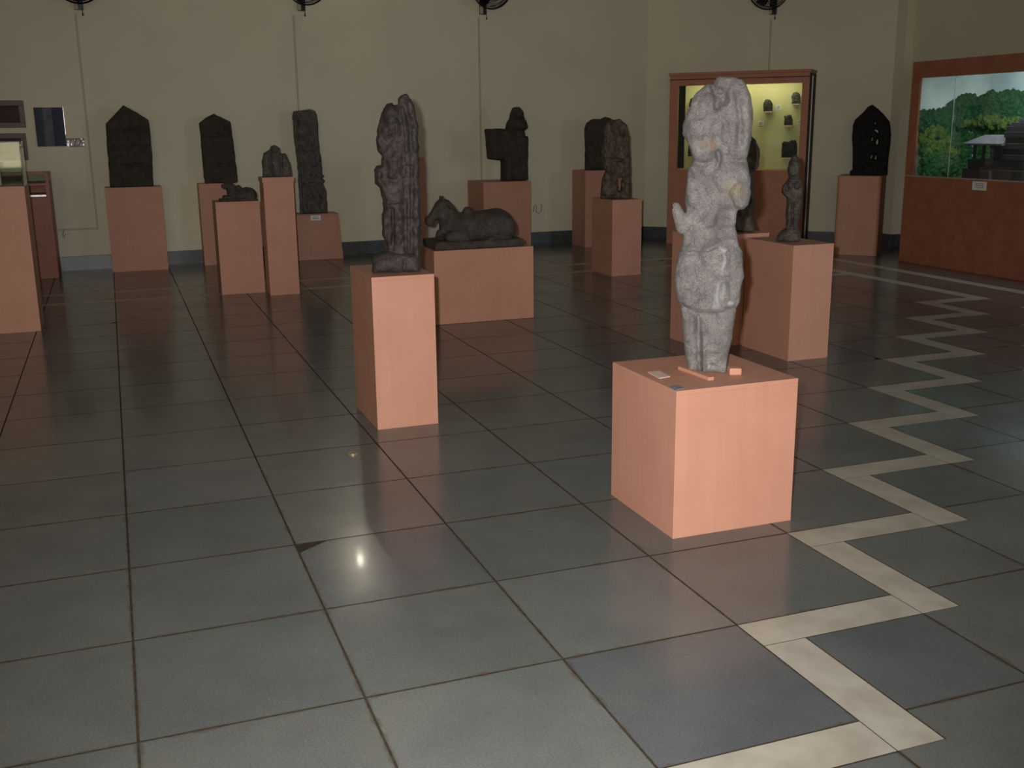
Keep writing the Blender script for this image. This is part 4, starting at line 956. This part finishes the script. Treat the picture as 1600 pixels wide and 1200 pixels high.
WN = np.array([-WS, 1.0]); WN = WN/np.linalg.norm(WN); WA = math.atan(WS); WU = np.array([math.cos(WA), math.sin(WA)])
def on_wall(x, y): return at_plane(x, y, A0, WN)
def wall_rect(x0, y0, x1, y1):
    xm, ym = (x0+x1)/2, (y0+y1)/2; c = on_wall(xm, ym); a_ = on_wall(x0, ym); b_ = on_wall(x1, ym)
    hw = np.linalg.norm((b_-a_)[:2])/2; hh = abs(on_wall(xm, y0)[2]-on_wall(xm, y1)[2])/2
    return c, hw, hh
DARKPRINT = simple('dark_brown_photograph', (0.028, 0.018, 0.022), (0.05, 0.036, 0.038), 9, 0.5, 0.12)
FRAME = simple('purple_brown_frame', (0.16, 0.11, 0.115), (0.12, 0.085, 0.09), 20, 0.5, 0.3)
def picture(label, x0, y0, x1, y1, fw=0.055):
    c, hw, hh = wall_rect(x0, y0, x1, y1); t = thing('framed_picture', label, 'picture', (c[0], c[1], c[2]), WA)
    for a_ in ((-hw, hw, hh-fw, hh), (-hw, hw, -hh, -hh+fw), (-hw, -hw+fw, -hh+fw, hh-fw), (hw-fw, hw, -hh+fw, hh-fw)):
        box('frame_rail', a_[0], a_[1], -.028, 0, a_[2], a_[3], FRAME, t, 0.004)
    box('print', -hw+fw, hw-fw, -.016, -.004, -hh+fw, hh-fw, DARKPRINT, t)
    box('print_mount', -hw+fw, hw-fw, -.004, 0, -hh+fw, hh-fw, FRAME, t)
picture('dark framed photograph, upper of two beside the blue panel', -42, 157, 39, 200)
picture('dark framed photograph, lower of two partly behind the vitrine', -42, 208.5, 43, 251)
# blue unframed panel
def blue_mat(hw):
    m, nt, b = mat('blue_photo_print'); tc = nd(nt, 'ShaderNodeTexCoord'); sx = nd(nt, 'ShaderNodeSeparateXYZ'); nt.links.new(tc.outputs['Object'], sx.inputs[0])
    mr = nd(nt, 'ShaderNodeMapRange'); mr.inputs[1].default_value = -hw; mr.inputs[2].default_value = hw; nt.links.new(sx.outputs[0], mr.inputs[0])
    r = ramp(nt, mr.outputs[0], [(0.0, (0.020, 0.022, 0.05)), (0.27, (0.030, 0.032, 0.06)), (0.33, (0.085, 0.09, 0.105)), (0.58, (0.085, 0.085, 0.10)), (0.63, (0.012, 0.014, 0.04)), (1.0, (0.022, 0.026, 0.07))])
    n = noise(nt, 12, 5); rn = ramp(nt, n.outputs[0], [(0.3, (0.7,)*3), (0.7, (1.3,)*3)])
    c = mixc(nt, 1.0, r.outputs[0], rn.outputs[0], 'MULTIPLY'); nt.links.new(c, b.inputs['Base Color']); b.inputs['Roughness'].default_value = 0.45; b.inputs['Specular IOR Level'].default_value = 0.12; return m
c, hw, hh = wall_rect(55.5, 168, 101, 229)
t = thing('photo_panel', 'glossy dark blue photograph panel on the back wall', 'picture', (c[0], c[1], c[2]), WA)
box('print', -hw, hw, -.02, -.004, -hh, hh, blue_mat(hw), t, 0.002); box('backing', -hw+.01, hw-.01, -.004, 0, -hh+.01, hh-.01, FRAME, t)
GLINT = simple('painted_flash_glint', (0.75, 0.77, 0.85), None, 10, 0.2, 0.6)  # pale colour imitating flash glints on acrylic and film
box('acrylic_edge_glint', hw, hw+.006, -.022, -.002, -hh*.4, hh, GLINT, t)  # pale strip painted for the flash glint on the panel's edge
c, hw, hh = wall_rect(104, 216, 132, 229.5)
t = thing('caption_plate', 'small crinkled shiny caption plate beside the blue photograph', 'label', (c[0], c[1], c[2]), WA)
bm = bmesh.new(); nx_, nz_ = 16, 8
gv = [[bm.verts.new((-hw+2*hw*i/nx_, -.012-.006*math.sin(i*1.9+j*.7)*math.cos(j*1.3+i*.4), -hh+2*hh*j/nz_)) for j in range(nz_+1)] for i in range(nx_+1)]
for i in range(nx_):
    for j in range(nz_): bm.faces.new([gv[i][j], gv[i+1][j], gv[i+1][j+1], gv[i][j+1]])
bmesh.ops.solidify(bm, geom=bm.faces[:], thickness=0.001)
link('film', from_bm('film', bm, True), glass('crinkled_film', (0.85, 0.85, 0.88), 0.05), t)
box('backing', -hw, hw, -.003, 0, -hh, hh, simple('grey_caption', (0.34, 0.31, 0.28), None, 20, 0.6, 0.2), t)
for (a0, a1, b0, b1) in ((-.98, -.72, -.9, -.1), (-.9, -.74, .1, .5), (-.55, -.4, -.7, -.2), (.78, .98, -.8, -.25), (.8, .98, .1, .4), (.6, .8, .7, .95)):
    box('film_glint', hw*a0, hw*a1, -.0045, -.003, hh*b0, hh*b1, GLINT, t)  # pale patches painted where the crinkled film would reflect the flash

# ================================================================== WALL FANS, CONDUITS, WIRES
def make_fan():
    root = bpy.data.objects.new('wall_fan', None); COL.objects.link(root)
    # local: wall plane y = 0, room towards -y, z = 0 at the hub
    R_ = 0.255; tilt = math.radians(14); cy0 = -0.36
    Mx = Matrix.Translation((0, cy0, 0)) @ Matrix.Rotation(tilt, 4, 'X')
    bm = bmesh.new()
    def ring(r, y, th=.003):
        bm_tube(bm, [Mx @ Vector((r*math.cos(2*math.pi*k/36), y, r*math.sin(2*math.pi*k/36))) for k in range(36)], th, 5, True)
    ring(R_, 0, .006); ring(R_, .03, .006); ring(R_*.95, -.015); ring(R_*.88, -.034); ring(R_*.80, -.047); ring(R_*.72, -.055); ring(R_*.57, -.066); ring(R_*.42, -.075); ring(R_*.9, .05); ring(R_*.72, .085); ring(R_*.42, .10)
    for k in range(56):
        a_ = 2*math.pi*k/56; c_, s_ = math.cos(a_), math.sin(a_)
        bm_tube(bm, [Mx @ Vector((r*c_, y, r*s_)) for r, y in ((.05, -.08), (R_*.42, -.075), (R_*.72, -.055), (R_, 0))], .0022, 4)
        bm_tube(bm, [Mx @ Vector((r*c_, y, r*s_)) for r, y in ((.05, .105), (R_*.42, .10), (R_*.72, .085), (R_, .03))], .0022, 4)
    link('cage', from_bm('cage', bm), BLACK, root)
    bm = bmesh.new(); bm_lathe(bm, [(.0, -.09), (.05, -.085), (.055, -.075), (.05, -.07)], 20, 'Y'); bmesh.ops.transform(bm, matrix=Mx, verts=bm.verts)
    link('badge', from_bm('badge', bm), METAL, root)
    for k in range(3):
        bm = bmesh.new(); n_ = 7; rows = []
        for i in range(n_+1):
            r = .03+(.225-.03)*i/n_; wd = .35+.9*math.sin(math.pi*min(1, (i+1.2)/(n_+1.6)))**.8; row = []
            for j in range(5):
                a_ = 2*math.pi*k/3+(j/4-.5)*wd*.75; row.append(bm.verts.new((r*math.cos(a_), .012+.03*(j/4-.5), r*math.sin(a_))))
            rows.append(row)
        for i in range(n_):
            for j in range(4): bm.faces.new([rows[i][j], rows[i][j+1], rows[i+1][j+1], rows[i+1][j]])
        bmesh.ops.solidify(bm, geom=bm.faces[:], thickness=.003); bmesh.ops.transform(bm, matrix=Mx, verts=bm.verts)
        link('blade', from_bm('blade', bm, True), BLACK, root)
    bm = bmesh.new(); bm_lathe(bm, [(.03, .0), (.06, .1), (.078, .115), (.08, .19), (.06, .225), (.03, .235)], 20, 'Y'); bmesh.ops.transform(bm, matrix=Mx, verts=bm.verts)
    link('motor', from_bm('motor', bm, True), BLACK, root)
    bm = bmesh.new(); bm_tube(bm, [(0, cy0+.17, -.06), (0, cy0+.2, -.12), (0, -.06, -.18), (0, -.02, -.19)], .018, 8)
    link('arm', from_bm('arm', bm), BLACK, root)
    box('wall_plate', -.045, .045, -.035, 0, -.285, -.10, BLACK, root, 0.006)
    box('switch_box', -.05, -.01, -.055, -.036, -.28, -.19, simple('pale_bracket', (0.42, 0.36, 0.27), None, 9, 0.6, 0.2), root, 0.004)
    bm = bmesh.new(); bm_tube(bm, [(.03, -.05, -.27), (.032, -.052, -.32)], .004, 5); bm_tube(bm, [(.032, -.052, -.32), (.032, -.052, -.345)], [.007, .011], 8)
    link('pull_cord', from_bm('pull_cord', bm), BLACK, root)
    return root
def copy_tree(o, parent=None):
    c_ = o.copy(); COL.objects.link(c_); c_.parent = parent
    for ch in list(o.children): copy_tree(ch, c_)
    return c_
FAN_LBL = ['black wall fan above the wall pictures and the broad pointed stele', 'black wall fan above the leaning carved slab', 'black wall fan above the L-shaped stone and the large bull', 'black wall fan above the lit corner display case']
fan0 = make_fan()
for i, (bx_, by_, diag) in enumerate(((124.5, 25, 0), (471, 26, 0), (754, 31, 0), (1208, 31, 1))):
    p = at_plane(bx_, by_, DC, DN) if diag else on_wall(bx_, by_)
    o = fan0 if i == 0 else copy_tree(fan0)
    n2 = DN if diag else WN
    o.location = (p[0]-n2[0]*.002, p[1]-n2[1]*.002, p[2]+.345); o.rotation_euler = (0, 0, -math.pi/4 if diag else WA)
    tag(o, FAN_LBL[i], 'fan', 'wall fans')
def conduit(label, x, y0, y1, diag=False, horiz=None):
    p = at_plane(x, (y0+y1)/2, DC, DN) if diag else on_wall(x, (y0+y1)/2)
    za = (at_plane(x, y0, DC, DN) if diag else on_wall(x, y0))[2]; zb2 = (at_plane(x, y1, DC, DN) if diag else on_wall(x, y1))[2]
    t = thing('cable_conduit', label, 'conduit', (p[0], p[1], zb2), -math.pi/4 if diag else WA)
    box('channel', -.011, .011, -.012, 0, 0, za-zb2, CONDM, t, 0.002)
    if horiz: box('branch', -horiz, -.011, -.012, 0, 0, .022, CONDM, t, 0.002)
    return t
CONDM = simple('painted_conduit', (0.47, 0.45, 0.355), None, 5, 0.6, 0.3)
conduit('thin painted cable conduit running down beside the broad pointed stele', 135.5, 22, 359, horiz=.42)
conduit('thin painted cable conduit running down behind the leaning carved slab', 467, 24, 330)
conduit('thin painted cable conduit running down behind the L-shaped stone', 750, 28, 300)
conduit('thin painted cable conduit ending on top of the lit corner case', 1203, 30, 112, diag=True)
def wire(label, L):
    p0 = on_wall(*L[0]); bm = bmesh.new()
    bm_tube(bm, [tuple(on_wall(x, y)-np.array([0, .012, 0])-p0) for x, y in L], .0045, 5)
    o = link('loose_wire', from_bm('loose_wire', bm), CONDM if False else INK); o.location = tuple(p0); tag(o, label, 'wire')
wire('loose curl of wire on the wall beside the L-shaped stone pedestal', [(833, 331), (834, 323), (836, 319), (838, 322), (837, 331), (841, 334), (845, 330), (846, 321), (844, 319)])
wire('loose curl of wire on the wall above the skirting beside the table case', [(101, 358), (99, 362), (98, 367), (101, 372), (102, 366)])

# ================================================================== SMALL THINGS ON THE MAIN PEDESTAL AND FLOOR
def top_pt(x, y, z): p = g(x, y, z); return p
def flat_card(label, quad, z, m, lines=True):
    P = [top_pt(x, y, z) for x, y in quad]; c = sum(P)/4
    t = thing('label_card', label, 'label', (c[0], c[1], z))
    bm = bmesh.new(); lo = [bm.verts.new((p[0]-c[0], p[1]-c[1], 0.0005)) for p in P]; hi = [bm.verts.new((p[0]-c[0], p[1]-c[1], 0.003)) for p in P]
    for i in range(4): bm.faces.new([lo[i], lo[(i+1) % 4], hi[(i+1) % 4], hi[i]])
    bm.faces.new(lo); bm.faces.new(hi); link('card', from_bm('card', bm), m, t)
    return t
flat_card('faded pinkish card lying on the top of the square pedestal', [(1012, 582), (1030, 580), (1047, 589), (1030, 592)], H_MAIN, PALECARD)
flat_card('blue-grey printed card on the front corner of the square pedestal', [(1045, 605), (1058, 602.5), (1069, 606.5), (1055, 611)], H_MAIN, GREYCARD)
# base cleat and block that hold the statue
P = [g(x, y, H_MAIN) for x, y in ((1061, 574), (1066, 571.5), (1124, 586), (1124, 590), (1109, 591))]
c = P[2]
bm = bmesh.new()
a0 = g(1062, 574.5, H_MAIN); a1 = g(1110, 592, H_MAIN); d_ = (a1-a0)[:2]; L_ = np.linalg.norm(d_); ang = math.atan2(d_[1], d_[0])
o = link('wooden_cleat', box_me('cleat', 0, L_, 0.0, 0.026, 0.0, 0.014, 0.003), SALMON); o.location = (a0[0]-.024, a0[1]-.026, H_MAIN); o.rotation_euler = (0, 0, ang)
tag(o, 'thin salmon wooden cleat holding the foot of the pale statue', 'wooden cleat')
b0 = g(1141, 587, H_MAIN)
o = link('wooden_block', box_me('block', -.024, .024, -.0, .05, 0, .028, 0.006), SALMON); o.location = (b0[0]+.022, b0[1]-.004, H_MAIN); o.rotation_euler = (0, 0, -.35)
tag(o, 'small salmon wooden block beside the foot of the pale statue', 'wooden block')
# white card on the flared pedestal
q0 = at_y(485, 337, wY); q1 = at_y(501, 344, wY)
t = thing('label_card', 'white card on the front of the low flared pedestal', 'label', ((q0[0]+q1[0])/2, wY-.001, (q0[2]+q1[2])/2))
hw, hh = abs(q1[0]-q0[0])/2, abs(q1[2]-q0[2])/2
box('card', -hw, hw, -.004, 0, -hh, hh, CARD, t)
for k in range(2): box('print_line', -hw*.7, hw*.6, -.0048, -.004, hh*(.3-.6*k)-.003, hh*(.3-.6*k)+.003, INK, t)
# floor plug
p = g(551, 709); bm = bmesh.new(); bm_lathe(bm, [(.028, -.004), (.028, .002), (.022, .004), (.018, .002)], 20)
o = link('floor_plug', from_bm('floor_plug', bm), simple('worn_brass', (0.35, 0.29, 0.2), None, 30, 0.4, 0.5, metal=0.6)); o.location = (p[0], p[1], .004)
tag(o, 'small round metal plug set in the floor before the tall narrow pedestal', 'floor plug')
# bulb on a wall holder above the frame, the spark seen on the polished floor
bp_ = np.array([2.71, wy(2.71)-.14, 4.05])
t = thing('wall_lamp', 'bare bulb in a wall holder high on the back wall', 'lamp', (bp_[0], bp_[1], bp_[2]), WA)
bm = bmesh.new(); bm_lathe(bm, [(.012, .04), (.016, .03), (.03, .0), (.034, -.02), (.024, -.045), (.006, -.055)], 16)
link('bulb', from_bm('bulb', bm, True), emit('bulb_glow', (1.0, 0.92, 0.75), 160), t)
bm = bmesh.new(); bm_lathe(bm, [(.02, .04), (.022, .09), (.01, .1)], 14); bm_tube(bm, [(0, 0, .09), (0, .05, .12), (0, .14, .12)], .008, 6); bm_lathe(bm, [(.04, .128), (.04, .14)], 16, 'Y', (0, 0, .12))
link('holder', from_bm('holder', bm), BLACK, t)
lp = lamp('bulb_light', 'POINT', (0, 0, 0), 30, (1.0, 0.9, 0.7), shadow_soft_size=0.035); lp.parent = t; lp.location = (0, 0, -.02)
